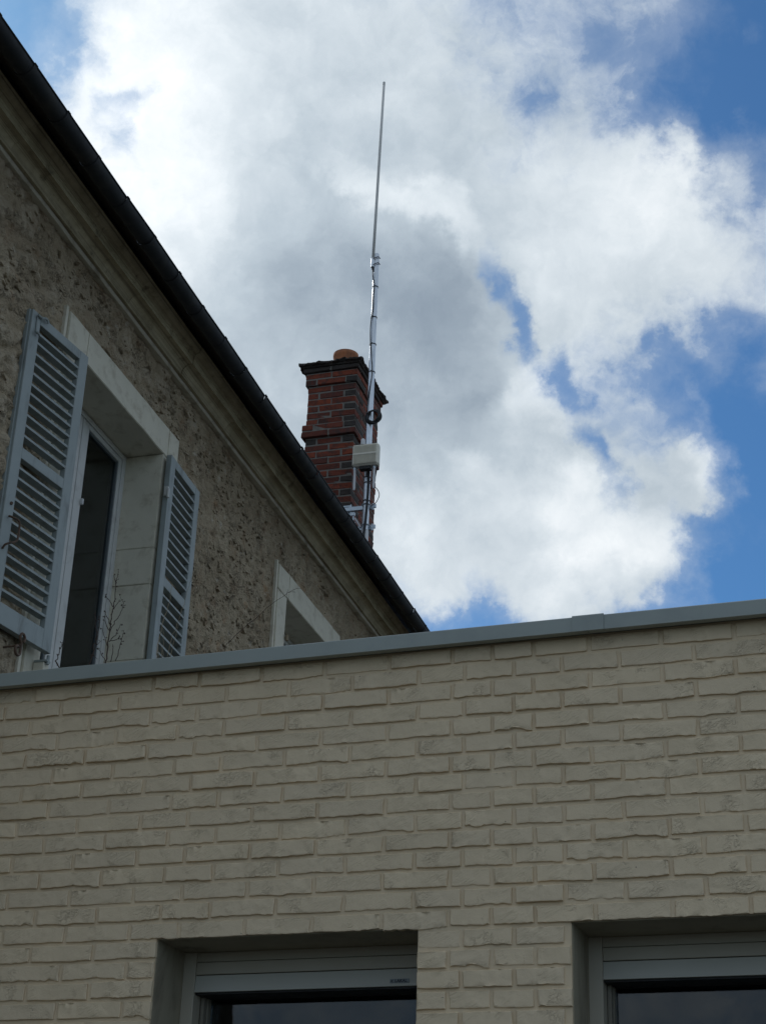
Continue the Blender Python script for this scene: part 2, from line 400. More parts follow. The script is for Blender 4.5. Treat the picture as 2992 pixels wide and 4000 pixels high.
M['whiteplastic'] = mat('white_plastic', m_plain((0.62, 0.62, 0.62), 0.4, 0.05, 10, 300, 0.0))
M['terracotta'] = mat('terracotta', m_plain((0.46, 0.165, 0.065), 0.7, 0.18, 9, 90, 0.001, dirt=(0.13, 0.07, 0.045), dirt_amt=0.6, dirt_scale=9))
M['cap'] = mat('chimney_cap_mortar', m_plain((0.050, 0.042, 0.036), 0.95, 0.45, 14, 60, 0.006, dirt=(0.13, 0.075, 0.055), dirt_amt=0.6, dirt_scale=12))
M['joint'] = mat('chimney_mortar', m_plain((0.20, 0.185, 0.16), 0.95, 0.3, 20, 90, 0.003, dirt=(0.06, 0.05, 0.045), dirt_amt=0.6, dirt_scale=9))
M['ochre'] = mat('ochre_paint', m_plain((0.24, 0.19, 0.12), 0.7, 0.2, 30, 100, 0.0))
M['weed'] = mat('dry_stalk', m_plain((0.065, 0.044, 0.032), 0.85, 0.3, 30, 100, 0.0))
M['straw'] = mat('dry_grass', m_plain((0.30, 0.235, 0.15), 0.85, 0.25, 30, 100, 0.0))
M['interior'] = mat('room_interior', m_plain((0.17, 0.175, 0.16), 0.9, 0.2, 3, 60, 0.0))  # room lining, its grey raised to brighten what shows behind the panes


def m_redbrick(q, b, out):
    p = coords(q, 'Object', rand=True)
    oi = q.n('ShaderNodeObjectInfo')
    rnd = oi.outputs['Random']; tint = oi.outputs['Color']
    sp_ = q.n('ShaderNodeSeparateColor'); q.put(sp_.inputs[0], tint)
    n = q.noise(p, 22.0, 6, 0.65)
    red = q.mix(rnd, (0.265, 0.056, 0.023), (0.115, 0.032, 0.021))
    red = q.mix(q.map(n, 0.45, 0.75), red, (0.075, 0.030, 0.022))
    dark = q.mix(n, (0.030, 0.026, 0.023), (0.072, 0.057, 0.048))
    c = q.mix(sp_.outputs[0], dark, red)
    c = q.mix(q.math('MULTIPLY', q.map(q.noise(p, 13.0, 5, 0.65), 0.46, 0.68), 0.75), c, (0.045, 0.032, 0.027))
    q.put(b.inputs['Base Color'], c); b.inputs['Roughness'].default_value = 0.9
    bump(q, b, q.noise(p, 55.0, 6, 0.7), 1.0, 0.006)


M['redbrick'] = mat('red_brick', m_redbrick)


def m_roughcast(q, b, out):
    p = coords(q, 'Object')
    a = q.noise(p, 1.6, 6, 0.6); bb = q.noise(p, 7.0, 6, 0.65, 0.4); c_ = q.noise(p, 38.0, 5, 0.65)
    col = q.mix(q.map(a, 0.32, 0.68), (0.315, 0.250, 0.165), (0.455, 0.370, 0.255))
    col = q.mix(q.math('MULTIPLY', q.map(bb, 0.50, 0.70), 0.75), col, (0.300, 0.205, 0.125))
    col = q.mix(q.math('MULTIPLY', q.map(q.noise(p, 4.2, 5, 0.6), 0.60, 0.72), 0.55), col, (0.36, 0.20, 0.09))
    col = q.mix(q.math('MULTIPLY', q.map(q.noise(p, 11.0, 4, 0.6), 0.60, 0.70), 0.7), col, (0.54, 0.48, 0.385))
    sa = q.n('ShaderNodeAttribute', attribute_name='stone'); sb_ = q.n('ShaderNodeAttribute', attribute_name='stone_tone')
    scol = q.mix(sb_.outputs['Fac'], (0.38, 0.31, 0.22), (0.58, 0.50, 0.38))
    scol = q.mix(q.map(q.noise(p, 24.0, 5, 0.65), 0.4, 0.7), scol, (0.36, 0.28, 0.19))
    col = q.mix(q.math('MULTIPLY', sa.outputs['Fac'], 0.42), col, scol)
    vec = q.vm('ADD', q.vm('MULTIPLY', p, (20, 20, 34)), q.vm('SCALE', q.noise(p, 9.0, 4, 0.6, col=True), scale=5.0))
    chips = q.noise(vec, 1.0, 4, 0.6)
    ridge = q.map(q.math('ABSOLUTE', q.math('SUBTRACT', chips, 0.52)), 0.0, 0.030, 1.0, 0.0)
    rm = q.map(q.noise(p, 6.0, 3, 0.55), 0.47, 0.62)
    cr_ = q.math('MULTIPLY', ridge, rm)
    col = q.mix(q.math('MULTIPLY', cr_, 0.30), col, (0.09, 0.068, 0.045))
    q.put(b.inputs['Base Color'], col); b.inputs['Roughness'].default_value = 0.95
    b.inputs['Specular IOR Level'].default_value = 0.15
    h = q.math('ADD', q.math('MULTIPLY', c_, 0.5), q.math('MULTIPLY', bb, 0.8))
    h = q.math('ADD', h, q.math('MULTIPLY', chips, 0.9))
    h = q.math('SUBTRACT', h, q.math('MULTIPLY', cr_, 0.4))
    bump(q, b, h, 1.0, 0.026)


M['roughcast'] = mat('roughcast', m_roughcast)


def m_cornice(q, b, out):
    p = coords(q, 'Object', rand=True)
    pw = q.vm('ADD', q.n('ShaderNodeTexCoord').outputs['Object'], q.vm('SCALE', q.noise(p, 3.0, 3, 0.5, col=True), scale=0.012))
    lines = q.noise(q.vm('MULTIPLY', pw, (0.35, 95, 95)), 1.0, 4, 0.6)
    n = q.noise(p, 5.0, 6, 0.65)
    c = q.mix(q.map(n, 0.3, 0.7), (0.310, 0.258, 0.160), (0.480, 0.410, 0.270))
    c = q.mix(q.math('MULTIPLY', q.map(lines, 0.48, 0.66), 0.5), c, (0.100, 0.080, 0.050))
    c = q.mix(q.math('MULTIPLY', q.map(q.noise(p, 11.0, 5, 0.65), 0.56, 0.72), 0.6), c, (0.075, 0.058, 0.036))
    q.put(b.inputs['Base Color'], c); b.inputs['Roughness'].default_value = 0.9
    b.inputs['Specular IOR Level'].default_value = 0.2
    bump(q, b, q.math('ADD', q.noise(p, 50.0, 5, 0.65), q.math('MULTIPLY', lines, 0.6)), 0.7, 0.004)


M['cornice'] = mat('cornice_stone', m_cornice)


def glass(name, tint):
    m_ = bpy.data.materials.new(name); m_.use_nodes = True
    t = m_.node_tree; t.nodes.clear(); q = NG(t)
    out = q.n('ShaderNodeOutputMaterial')
    tr = q.n('ShaderNodeBsdfTransparent'); tr.inputs[0].default_value = tint + (1,)
    gl = q.n('ShaderNodeBsdfGlossy'); gl.inputs['Roughness'].default_value = 0.0; gl.inputs['Color'].default_value = (0.92, 0.94, 0.97, 1)
    fr = q.n('ShaderNodeFresnel'); fr.inputs[0].default_value = 1.5
    f = q.math('MULTIPLY', fr.outputs[0], 0.95, clamp=True)
    mx = q.n('ShaderNodeMixShader'); q.put(mx.inputs[0], f)
    t.links.new(tr.outputs[0], mx.inputs[1]); t.links.new(gl.outputs[0], mx.inputs[2]); t.links.new(mx.outputs[0], out.inputs[0])
    return m_


M['glass'] = glass('window_glass', (0.62, 0.66, 0.66))
M['oldglass'] = glass('old_window_glass', (0.55, 0.60, 0.59))

# ------------------------------------------------------------------ ground
gr = MB(); gr.add([(-400, -400, 0), (400, -400, 0), (400, 400, 0), (-400, 400, 0)], [(0, 1, 2, 3)])
go = gr.build('ground', M['asphalt']); go['kind'] = 'structure'

# ================================================================== brick extension
Y1 = R(-19.85322097); D1 = 4.8
nv1 = Vector((math.sin(Y1), -math.cos(Y1), 0))
EXT = empty('brick_extension', -D1 * nv1, Y1)
thing(EXT, 'low flat-roofed extension of cream painted brick with a grey-blue metal coping', 'building')
S0, S1 = -3.99, 2.4
ZL = 2.7064
OPEN = [(-2.440, -1.575), (-1.1085, -0.2435)]
ZS = 1.15
YF = 0.0070                     # mortar face; brick faces stand at about y = 0
wall = MB()
xs = [S0, OPEN[0][0], OPEN[0][1], OPEN[1][0], OPEN[1][1], S1]
for a, b_ in zip(xs[0::2], xs[1::2]): wall.box(a, b_, YF, 0.46, ZS, ZL)
wall.box(S0, S1, YF, 0.46, ZL, 3.598)
wall.box(S0, S1, YF, 0.46, 0.0, ZS)
wall.build('wall', M['mortar'], EXT)
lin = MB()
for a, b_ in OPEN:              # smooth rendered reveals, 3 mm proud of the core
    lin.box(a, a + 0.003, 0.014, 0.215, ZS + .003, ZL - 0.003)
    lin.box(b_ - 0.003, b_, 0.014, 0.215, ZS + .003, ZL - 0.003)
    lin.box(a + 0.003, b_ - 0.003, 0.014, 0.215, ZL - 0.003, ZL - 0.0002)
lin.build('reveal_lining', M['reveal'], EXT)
rb = MB()
rb.box(S0, S1, 0.46, 6.5, 3.36, 3.46); rb.box(S1 - .3, S1, 0.461, 6.5, 0, 3.36); rb.box(S0, S1, 6.2, 6.499, 0, 3.359)
rb.build('flat_roof', M['roofing'], EXT)
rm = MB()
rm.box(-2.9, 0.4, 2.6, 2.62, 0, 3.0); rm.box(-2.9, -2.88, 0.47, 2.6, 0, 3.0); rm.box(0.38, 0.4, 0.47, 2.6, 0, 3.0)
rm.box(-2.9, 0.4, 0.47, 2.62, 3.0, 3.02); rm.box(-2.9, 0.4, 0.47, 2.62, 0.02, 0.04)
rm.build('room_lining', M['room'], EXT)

# --- bricks
JO_A = [-3.2262, -2.9958, -2.7662, -2.5364, -2.3649, -2.1402, -1.9172, -1.6922, -1.4796, -1.3473, -1.2150, -1.0365, -.8107, -.59]
JO_B = [-3.1013, -2.8835, -2.6584, -2.4319, -2.2623, -2.0401, -1.8170, -1.5920, -1.4392, -1.2785, -1.1240, -.943, -.713]
for J in (JO_A, JO_B):
    while J[0] > S0: J.insert(0, J[0] - 0.2225)
    while J[-1] < S1: J.append(J[-1] + 0.2225)
CH = 0.05974; JT = 0.0125
BH = CH - 0.0120


def brick_mesh(L, seed, H=BH, nx=26, nz=7):
    """a hand-moulded brick face: wobbling outline, crisp arrises, folded front; local x along, y inward, z up"""
    r_ = random.Random(seed)
    nx = max(6, int(round(nx * L / 0.22)))
    ox, oz = r_.uniform(0, 90), r_.uniform(0, 90)
    sag = r_.uniform(-0.0010, 0.0010)
    rag = r_.choice((0.35, 0.55, 0.75, 1.0, 1.5))
    fold = r_.choice((0.15, 0.4, 0.7, 1.0, 1.3)); fa = R(r_.uniform(18, 48)) * r_.choice((1, 1, 1, -1))
    fc0 = r_.uniform(0, L); fw = r_.uniform(0.03, 0.09)
    ex = 0.0025
    X = np.concatenate([[0, ex / L], np.linspace(2.5 * ex / L, 1 - 2.5 * ex / L, nx - 3), [1 - ex / L, 1]])
    ez = 0.0018
    Z = np.concatenate([[0, ez / H], np.linspace(2.8 * ez / H, 1 - 2.8 * ez / H, nz - 3), [1 - ez / H, 1]])
    UU, WW = np.meshgrid(X, Z)
    nxx, nzz = len(X) - 1, len(Z) - 1
    px, pz = UU * L, WW * H
    bot = (fbm(px * 45 + ox, 3.1 + 0 * px, seed, 3, 0.65) * 0.0080 + (vnoise(px * 13 + oz, 8.7 + 0 * px, seed) - 0.5) * 0.0040) * rag
    top = (fbm(px * 38 + oz, 7.7 + 0 * px, seed + 5, 3, 0.6) * 0.0050 + (vnoise(px * 9 + ox, 4.1 + 0 * px, seed + 6) - 0.5) * 0.0025) * (0.4 + 0.6 * rag)
    le = (fbm(pz * 60 + oz, 1.3 + 0 * px, seed + 2, 2)) * 0.0040 + (vnoise(pz * 22, ox + 0 * px, seed + 7) - .5) * .003
    ri = (fbm(pz * 60 + ox, 5.3 + 0 * px, seed + 3, 2)) * 0.0040 + (vnoise(pz * 22, oz + 0 * px, seed + 8) - .5) * .003
    x = le * (1 - UU) ** 3 + px + ri * UU ** 3
    z = bot * (1 - WW) ** 2 + top * WW ** 2 + pz + sag * 4 * UU * (1 - UU)
    y = fbm(px * 16 + ox, pz * 22 + oz, seed + 9, 3, 0.55) * 0.0032
    # creases where the clay folded as it was thrown: sharp-edged ridges along one slant
    a_ = px * math.cos(fa) + pz * math.sin(fa); b_ = -px * math.sin(fa) + pz * math.cos(fa)
    ph = b_ * 95 + 2.2 * fbm(a_ * 26 + ox, b_ * 26 + oz, seed + 11, 2)
    saw = ph - np.floor(ph)
    mk = np.exp(-((px - fc0) / fw) ** 2) * np.clip(0.3 + 2.2 * (vnoise(px * 30 + oz, pz * 34, seed + 13) - 0.3), 0, 1)
    y = y + fold * mk * (saw - 0.5) * 0.0060
    edge = np.zeros_like(y)
    edge[:, 0] = edge[:, -1] = 0.0026; edge[-1, :] = 0.0034; edge[0, :] = np.maximum(edge[0, :], 0.0006)
    y = y + edge
    v = np.stack([x - L / 2, y, z - H / 2], -1).reshape(-1, 3).tolist()
    W_ = nxx + 1; f = []
    for j in range(nzz):
        for i in range(nxx):
            a = j * W_ + i; f.append((a, a + 1, a + 1 + W_, a + W_))
    ring = [i for i in range(W_)] + [j * W_ + nxx for j in range(1, nzz + 1)] + [nzz * W_ + i for i in range(nxx - 1, -1, -1)] + [j * W_ for j in range(nzz - 1, 0, -1)]
    b0 = len(v)
    for k in ring: v.append((v[k][0], 0.020, v[k][2]))
    n = len(ring)
    for k in range(n): f.append((ring[k], b0 + k, b0 + (k + 1) % n, ring[(k + 1) % n]))
    me = mesh('brick', v, f)
    bm = bmesh.new(); bm.from_mesh(me); bmesh.ops.recalc_face_normals(bm, faces=bm.faces)
    for fc in bm.faces: fc.smooth = True
    for e in bm.edges:
        if len(e.link_faces) == 2 and e.calc_face_angle(0) > R(38): e.smooth = False
    bm.to_mesh(me); bm.free()
    return me


CLS = {0.2125: 22, 0.162: 10, 0.121: 10, 0.06: 4}
BV = {L: [brick_mesh(L, 100 + int(L * 1000) + 31 * k) for k in range(n)] for L, n in CLS.items()}
rs = random.Random(11)
extra = MB()
nb = 0
for k in range(-0, 34):
    z0 = 3.5427 - CH * k
    zc = z0 + BH / 2
    if z0 < 1.5: break
    J = JO_A if k % 2 == 0 else JO_B
    segs = []
    for a, b_ in zip(J[:-1], J[1:]):
        a2, b2 = a + JT / 2, b_ - JT / 2
        if a2 < S0: a2 = S0
        if b2 > S1: b2 = S1
        parts_ = [(a2, b2)]
        if zc < ZL:
            for o0, o1 in OPEN:
                nxt = []
                for p0, p1 in parts_:
                    if p1 <= o0 or p0 >= o1: nxt.append((p0, p1)); continue
                    if p0 < o0: nxt.append((p0, o0 - rs.uniform(-.002, .002)))
                    if p1 > o1: nxt.append((o1 + rs.uniform(-.002, .002), p1))
                parts_ = nxt
        segs += [q for q in parts_ if q[1] - q[0] > 0.018]
    for a2, b2 in segs:
        L = b2 - a2; c = (a2 + b2) / 2
        cl = min(CLS, key=lambda q: abs(q - L))
        me = rs.choice(BV[cl])
        yo = rs.gauss(0, 0.0018); tilt = rs.gauss(0, 0.0025); zo = rs.gauss(0, 0.0008)
        vis = (-3.36 < c < -0.38) and zc > 2.385
        if vis:
            o = link('brick', me, M['brick'], EXT, (c, yo, zc + zo), (0, tilt, 0), (L / cl * 1.0, 1, 1)); nb += 1
        else:
            extra.add([(c + p.co.x * L / cl, yo + p.co.y, zc + zo + p.co.z) for p in me.vertices], [tuple(q.vertices) for q in me.polygons])
ex = extra.build('brickwork', M['brick'], EXT, smooth=False); ex['kind'] = 'stuff'
print('bricks', nb)

# --- coping
CB, CT = 3.5884, 3.6377


def cop_prof(yf, zb, zt):
    return [(yf, zb), (yf, zt - 0.003), (yf + 0.003, zt), (0.500, zt - 0.010), (0.506, zt - 0.016), (0.506, zb + 0.004),
            (0.470, zb + 0.004), (0.470, 3.600), (-0.0120, 3.600), (-0.0120, zb + 0.006), (-0.018, zb + 0.0015)]


for a, b_ in ((S0, -1.0285), (-1.0265, S1)):
    MB().prism(cop_prof(-0.050, CB, CT), a, b_).build('coping_section', M['coping'], EXT)
MB().prism([(-0.0535, CB - 0.0012), (-0.0535, CT - 0.001), (-0.051, CT + 0.0028), (0.502, CT - 0.006), (0.502, CT - 0.0098),
            (-0.0475, CT + .0002), (-0.0502, CT - 0.0026), (-0.0502, CB - 0.0012)], -1.0765, -0.9770).build('coping_sleeve', M['coping'], EXT)
rv = MB(); rv.lathe([(0.0001, 0.006), (0.004, 0.005), (0.006, 0.001), (0.006, -0.002)], (-1.372, -0.030, CT - .001), 10)
rv.build('coping_screw', M['galv'], EXT, smooth=True)


# --- windows in the extension
def ext_window(o0, o1, with_label):
    w = empty('window', ((o0 + o1) / 2, 0.21, 0), 0, EXT)
    h = (o1 - o0) / 2 - 0.003
    rw = 0.043
    for sx in (-1, 1):
        q = MB()
        x0, x1 = sorted((sx * h, sx * (h - rw)))
        q.box(x0, x1, 0.0, 0.055, ZS + .01, ZL - .0035, 0.0015)
        q.build('guide_rail', M['pvc'], w)
    zt, zs_, zb = ZL - .0035, 2.630, 2.577
    xi = h - rw - 0.001
    MB().box(-xi, xi, 0.0075, 0.17, 2.6735, zt).build('box_back', M['pvc_box'], w)
    MB().box(-xi, xi, 0.004, 0.17, 2.6325, 2.6715, 0.0015).build('shutter_box', M['pvc_box'], w)
    # removable lid, leaning back a little at the top
    MB().prism([(0.000, zb), (0.008, zs_), (0.165, zs_), (0.165, zb + .012), (0.012, zb)], -xi, xi).build('box_lid', M['pvc_lid'], w)
    gk = MB(); gk.box(-xi, xi, 0.012, 0.1645, zb - 0.006, zb - .0005); gk.build('gasket', M['gasket'], w)
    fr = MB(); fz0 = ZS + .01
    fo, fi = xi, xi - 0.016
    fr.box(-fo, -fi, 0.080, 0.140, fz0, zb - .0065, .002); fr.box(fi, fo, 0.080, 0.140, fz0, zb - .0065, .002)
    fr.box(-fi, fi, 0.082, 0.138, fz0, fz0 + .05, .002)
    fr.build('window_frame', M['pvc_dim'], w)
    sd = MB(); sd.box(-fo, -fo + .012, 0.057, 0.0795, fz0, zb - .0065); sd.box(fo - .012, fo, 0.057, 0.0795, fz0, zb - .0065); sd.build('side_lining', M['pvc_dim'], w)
    MB().box(-fi, fi, 0.104, 0.110, fz0 + .05, zb - .0065).build('pane', M['glass'], w)
    MB().box(-h, h, 0.0, 0.30, ZS + .001, ZS + .0095).build('sill', M['coping'], w)
    if with_label:
        cxl = (-1.7297 - 1.667) / 2 - (o0 + o1) / 2; zc = 2.5925
        ry = lambda z: 0.008 * (z - zb) / (zs_ - zb)
        t_ = math.atan2(0.008, zs_ - zb)
        pl = MB(); pl.box(-.0315, .0315, -0.0006, 0.0006, -.0066, .0066)
        pl.build('label_plate', M['sticker'], w, loc=(cxl, ry(zc) - 0.0012, zc), rot=(-t_, 0, 0))
        fc = bpy.data.curves.new('lettering', 'FONT'); fc.body = 'LAKAL'; fc.size = 0.0132; fc.align_x = 'LEFT'; fc.align_y = 'CENTER'
        fc.extrude = 0.0002; fc.offset = 0.0005; fc.space_character = 1.02
        fo_ = bpy.data.objects.new('lettering', fc); COL.objects.link(fo_); fo_.parent = w
        bpy.context.view_layer.update()
        tm = bpy.data.meshes.new_from_object(fo_.evaluated_get(bpy.context.evaluated_depsgraph_get())); tm.name = 'lettering'
        bpy.data.objects.remove(fo_); bpy.data.curves.remove(fc)
        fo_ = link('lettering', tm, M['ink'], w)
        fo_.location = (cxl - .0155, ry(zc) - 0.0022, zc); fo_.rotation_euler = (math.pi / 2 - t_, 0, 0)
        lg = MB(); lg.prism([(0, -.0032), (0, .0032), (0.0004, .0032), (0.0004, -.0032)], -.0016, .0012)
        lg.prism([(0, -.0042), (0, -.0020), (0.0004, -.0020), (0.0004, -.0042)], .0022, .0046); lg.prism([(0, .0012), (0, .0038), (0.0004, .0038), (0.0004, .0012)], .0024, .0044)
        lg.build('logo', M['ink'], w, loc=(cxl - .0262, ry(zc) - 0.0022, zc), rot=(-t_, 0, 0))
    return w


wa = ext_window(*OPEN[0], True); wa['label'] = 'window with a small maker label on its shutter box'
wb = ext_window(*OPEN[1], False)

# ================================================================== old house
Y2 = R(72.67970331); D2 = 3.8
nv2 = Vector((math.sin(Y2), -math.cos(Y2), 0))
HOUSE = empty('old_house', -D2 * nv2, Y2)
thing(HOUSE, 'old roughcast rubble house with grey louvred shutters, moulded cornice and red brick chimney', 'house')
X0, X1 = 2.6, 16.0
WIN = [dict(x0=6.518, x1=8.026, o0=6.718, o1=7.826, j0=6.79, j1=7.880), dict(x0=9.752, x1=11.165, o0=9.985, o1=10.945, j0=10.02, j1=10.985)]
ZT, ZO, ZB = 6.345, 6.160, 4.10      # top of surround, top of opening, underside of sill


def axis(breaks, steps):
    out = [breaks[0]]
    for a, b_, st in zip(breaks[:-1], breaks[1:], steps):
        n = max(1, int(round((b_ - a) / st)))
        out += [a + (b_ - a) * (i + 1) / n for i in range(n)]
    return np.array(out)


gx = axis([X0, 3.4, 6.518, 8.026, 9.752, 11.165, 13.4, X1], [0.5, 0.012, 0.012, 0.012, 0.013, 0.018, 0.5])
gz = axis([0.0, ZB, ZT, 6.70], [0.5, 0.012, 0.010])
GX, GZ = np.meshgrid(gx, gz)
hh = 0.016 * fbm(GX * 1.3, GZ * 1.3, 3, 3) + 0.016 * fbm(GX * 6.5, GZ * 7.5, 8, 4, 0.6) + 0.020 * fbm(GX * 22 + 3 * fbm(GX * 5, GZ * 5, 2, 2), GZ * 26, 21, 4, 0.65)
# worn, half-buried rubble: flat lumps that stand proud with sharp lower edges
st = vnoise(GX * 8 + 1.5 * fbm(GX * 4, GZ * 4, 31, 2), GZ * 11 + 1.5 * fbm(GX * 4, GZ * 4, 37, 2), 40)
hh += 0.007 * np.clip((st - 0.60) * 9, 0, 1) * np.clip(0.4 + 2.5 * vnoise(GX * 1.7, GZ * 1.7, 51) - 0.6, 0, 1)
# rubble stones showing through: flat-topped cells, wider than tall, sunk joints between
def worley(px, py, seed):
    ix, iy = np.floor(px), np.floor(py); f1 = np.full(px.shape, 9.0); f2 = np.full(px.shape, 9.0); idc = np.zeros(px.shape)
    for ax in (-1, 0, 1):
        for ay in (-1, 0, 1):
            cx_, cy_ = ix + ax, iy + ay
            d_ = np.hypot(cx_ + _hash(cx_, cy_, seed) - px, cy_ + _hash(cx_, cy_, seed + 1) - py)
            hid = _hash(cx_, cy_, seed + 2)
            lt = d_ < f1
            f2 = np.where(lt, f1, np.minimum(f2, d_)); idc = np.where(lt, hid, idc); f1 = np.where(lt, d_, f1)
    return f1, f2, idc


wf1, wf2, wid = worley(GX * 4.6 + 0.9 * fbm(GX * 6, GZ * 6, 101, 3), GZ * 8.0 + 0.9 * fbm(GX * 6, GZ * 6, 103, 3), 5)
stone_ = np.clip((wf2 - wf1 - 0.10) * 7, 0, 1) * (wid > 0.35)
bare = np.clip((vnoise(GX * 0.9, GZ * 1.1, 111) - 0.32) * 4, 0, 1)
hh += bare * (stone_ * (0.004 + 0.008 * wid) - 0.007 * np.clip(1 - (wf2 - wf1) * 9, 0, 1))
STONE_MASK = bare * stone_
ch = vnoise(GX * 26 + 4 * fbm(GX * 7, GZ * 7, 61, 3), GZ * 44 + 4 * fbm(GX * 7, GZ * 7, 67, 3), 70)
hh -= 0.012 * np.clip((ch - 0.76) * 9, 0, 1)
ck = vnoise(GX * 15 + 3 * fbm(GX * 9, GZ * 9, 81, 3), GZ * 40 + 4 * fbm(GX * 9, GZ * 9, 83, 3), 90)
hh += 0.011 * np.clip((ck - 0.70) * 7, 0, 1) * np.clip((vnoise(GX * 3.3, GZ * 3.3, 95) - 0.30) * 3, 0, 1)
fade = np.ones_like(GX)
for wn in WIN:                        # flush with the dressed surrounds
    dx = np.maximum(np.maximum(wn['x0'] - GX, GX - wn['x1']), 0); dz = np.maximum(np.maximum(ZB - GZ, GZ - ZT), 0)
    fade = np.minimum(fade, np.clip(np.hypot(dx, dz) / 0.05, 0.35, 1))
hh = np.clip(hh * fade, -0.024, 0.0145)
V = np.stack([GX, -hh, GZ], -1).reshape(-1, 3)
nxg, nzg = len(gx), len(gz)
jj, ii = np.mgrid[0:nzg - 1, 0:nxg - 1]
cxm = (gx[:-1] + gx[1:]) / 2; czm = (gz[:-1] + gz[1:]) / 2
keep = np.ones((nzg - 1, nxg - 1), bool)
for wn in WIN:
    keep &= ~((cxm[None, :] > wn['x0']) & (cxm[None, :] < wn['x1']) & (czm[:, None] > ZB) & (czm[:, None] < ZT))
a_ = (jj * nxg + ii)[keep]
F = np.stack([a_, a_ + 1, a_ + 1 + nxg, a_ + nxg], -1)
me = bpy.data.meshes.new('wall')
me.vertices.add(len(V)); me.vertices.foreach_set('co', V.ravel().astype(np.float32))
me.loops.add(F.size); me.loops.foreach_set('vertex_index', F.ravel().astype(np.int32))
me.polygons.add(len(F)); me.polygons.foreach_set('loop_start', (np.arange(len(F)) * 4).astype(np.int32))
me.polygons.foreach_set('loop_total', np.full(len(F), 4, np.int32))
at = me.attributes.new('stone', 'FLOAT', 'POINT'); at.data.foreach_set('value', STONE_MASK.ravel().astype(np.float32))
at = me.attributes.new('stone_tone', 'FLOAT', 'POINT'); at.data.foreach_set('value', wid.ravel().astype(np.float32))
me.update(calc_edges=True); me.validate(); me.shade_smooth()
link('wall', me, M['roughcast'], HOUSE)
# angular chips of rubble standing out of the worn render, thicker at their lower edge
def hlook(x, z):
    i = min(np.searchsorted(gx, x), len(gx) - 1); j = min(np.searchsorted(gz, z), len(gz) - 1)
    return hh[j, i]


rc = random.Random(23)
cv, cf, ctone = [], [], []
tries = 0; nchip = 0
while nchip < 3600 and tries < 60000:
    tries += 1
    x = rc.uniform(3.6, 13.2); z = rc.uniform(4.15, 6.66)
    dens = float(vnoise(np.float64(x * 1.9), np.float64(z * 2.3), 201)) * 0.65 + float(vnoise(np.float64(x * 6.3), np.float64(z * 7.1), 203)) * 0.5
    if rc.random() > max(0, dens - 0.30) * 1.9: continue
    L_ = min(rc.lognormvariate(-3.75, 0.55), .09); Hh = L_ * rc.uniform(.30, .75); pr_ = min(.004 + L_ * rc.uniform(.08, .26), .0115)
    if any(wn['x0'] - L_ * .6 < x < wn['x1'] + L_ * .6 and z < ZT + Hh * .7 for wn in WIN): continue
    if z + Hh > 6.675: continue
    h0 = float(hlook(x, z)); ang = rc.gauss(-.25, .45); n = rc.choice((5, 6, 6, 7))
    b0 = len(cv); ca, sa_ = math.cos(ang), math.sin(ang)
    ring = []
    for k in range(n):
        a = 2 * math.pi * (k + rc.uniform(-.3, .3)) / n; r1 = rc.uniform(.75, 1.15)
        ring.append((math.cos(a) * L_ / 2 * r1, math.sin(a) * Hh / 2 * r1))
    tx = rc.uniform(-.5, .5)
    for sc2, top_f in ((1.0, False), (rc.uniform(.72, .9), True)):
        for (u, w_) in ring:
            lo_ = .55 - .45 * (w_ / (Hh / 2)) + tx * u / (L_ / 2) * .5
            yy = -(h0 + pr_ * max(.15, lo_)) if top_f else -(h0 - .004)
            uu, ww = u * sc2, w_ * sc2 - (Hh * .06 if top_f else 0)
            cv.append((x + uu * ca - ww * sa_, yy, z + uu * sa_ + ww * ca))
    for k in range(n): cf.append((b0 + k, b0 + (k + 1) % n, b0 + n + (k + 1) % n, b0 + n + k))
    cf.append(tuple(b0 + n + k for k in range(n)))
    ctone += [rc.random()] * (2 * n); nchip += 1
cme = mesh('rubble_chips', cv, cf)
at = cme.attributes.new('stone', 'FLOAT', 'POINT'); at.data.foreach_set('value', [1.0] * len(cv))
at = cme.attributes.new('stone_tone', 'FLOAT', 'POINT'); at.data.foreach_set('value', ctone)
bm = bmesh.new(); bm.from_mesh(cme); bmesh.ops.recalc_face_normals(bm, faces=bm.faces); bm.to_mesh(cme); bm.free()
cho = link('rubble_chips', cme, M['roughcast'], HOUSE); cho['kind'] = 'stuff'
print('chips', nchip)
bk = MB()                              # masonry core, end walls and rear, behind the roughcast face
xs = [X0, WIN[0]['x0'], WIN[0]['x1'], WIN[1]['x0'], WIN[1]['x1'], X1]
for a, b_ in zip(xs[0::2], xs[1::2]): bk.box(a, b_, 0.04, 0.45, ZB, ZT)
bk.box(X0, X1, 0.04, 0.45, 0, ZB); bk.box(X0, X1, 0.04, 0.45, ZT, 6.95)
bk.box(X0, X0 + .3, 0.45, 7.5, 0, 6.95); bk.box(X1 - .3, X1, 0.45, 7.5, 0, 6.95); bk.box(X0, X1, 7.5, 7.8, 0, 6.95)
bk.build('masonry_core', M['roughcast'], HOUSE)


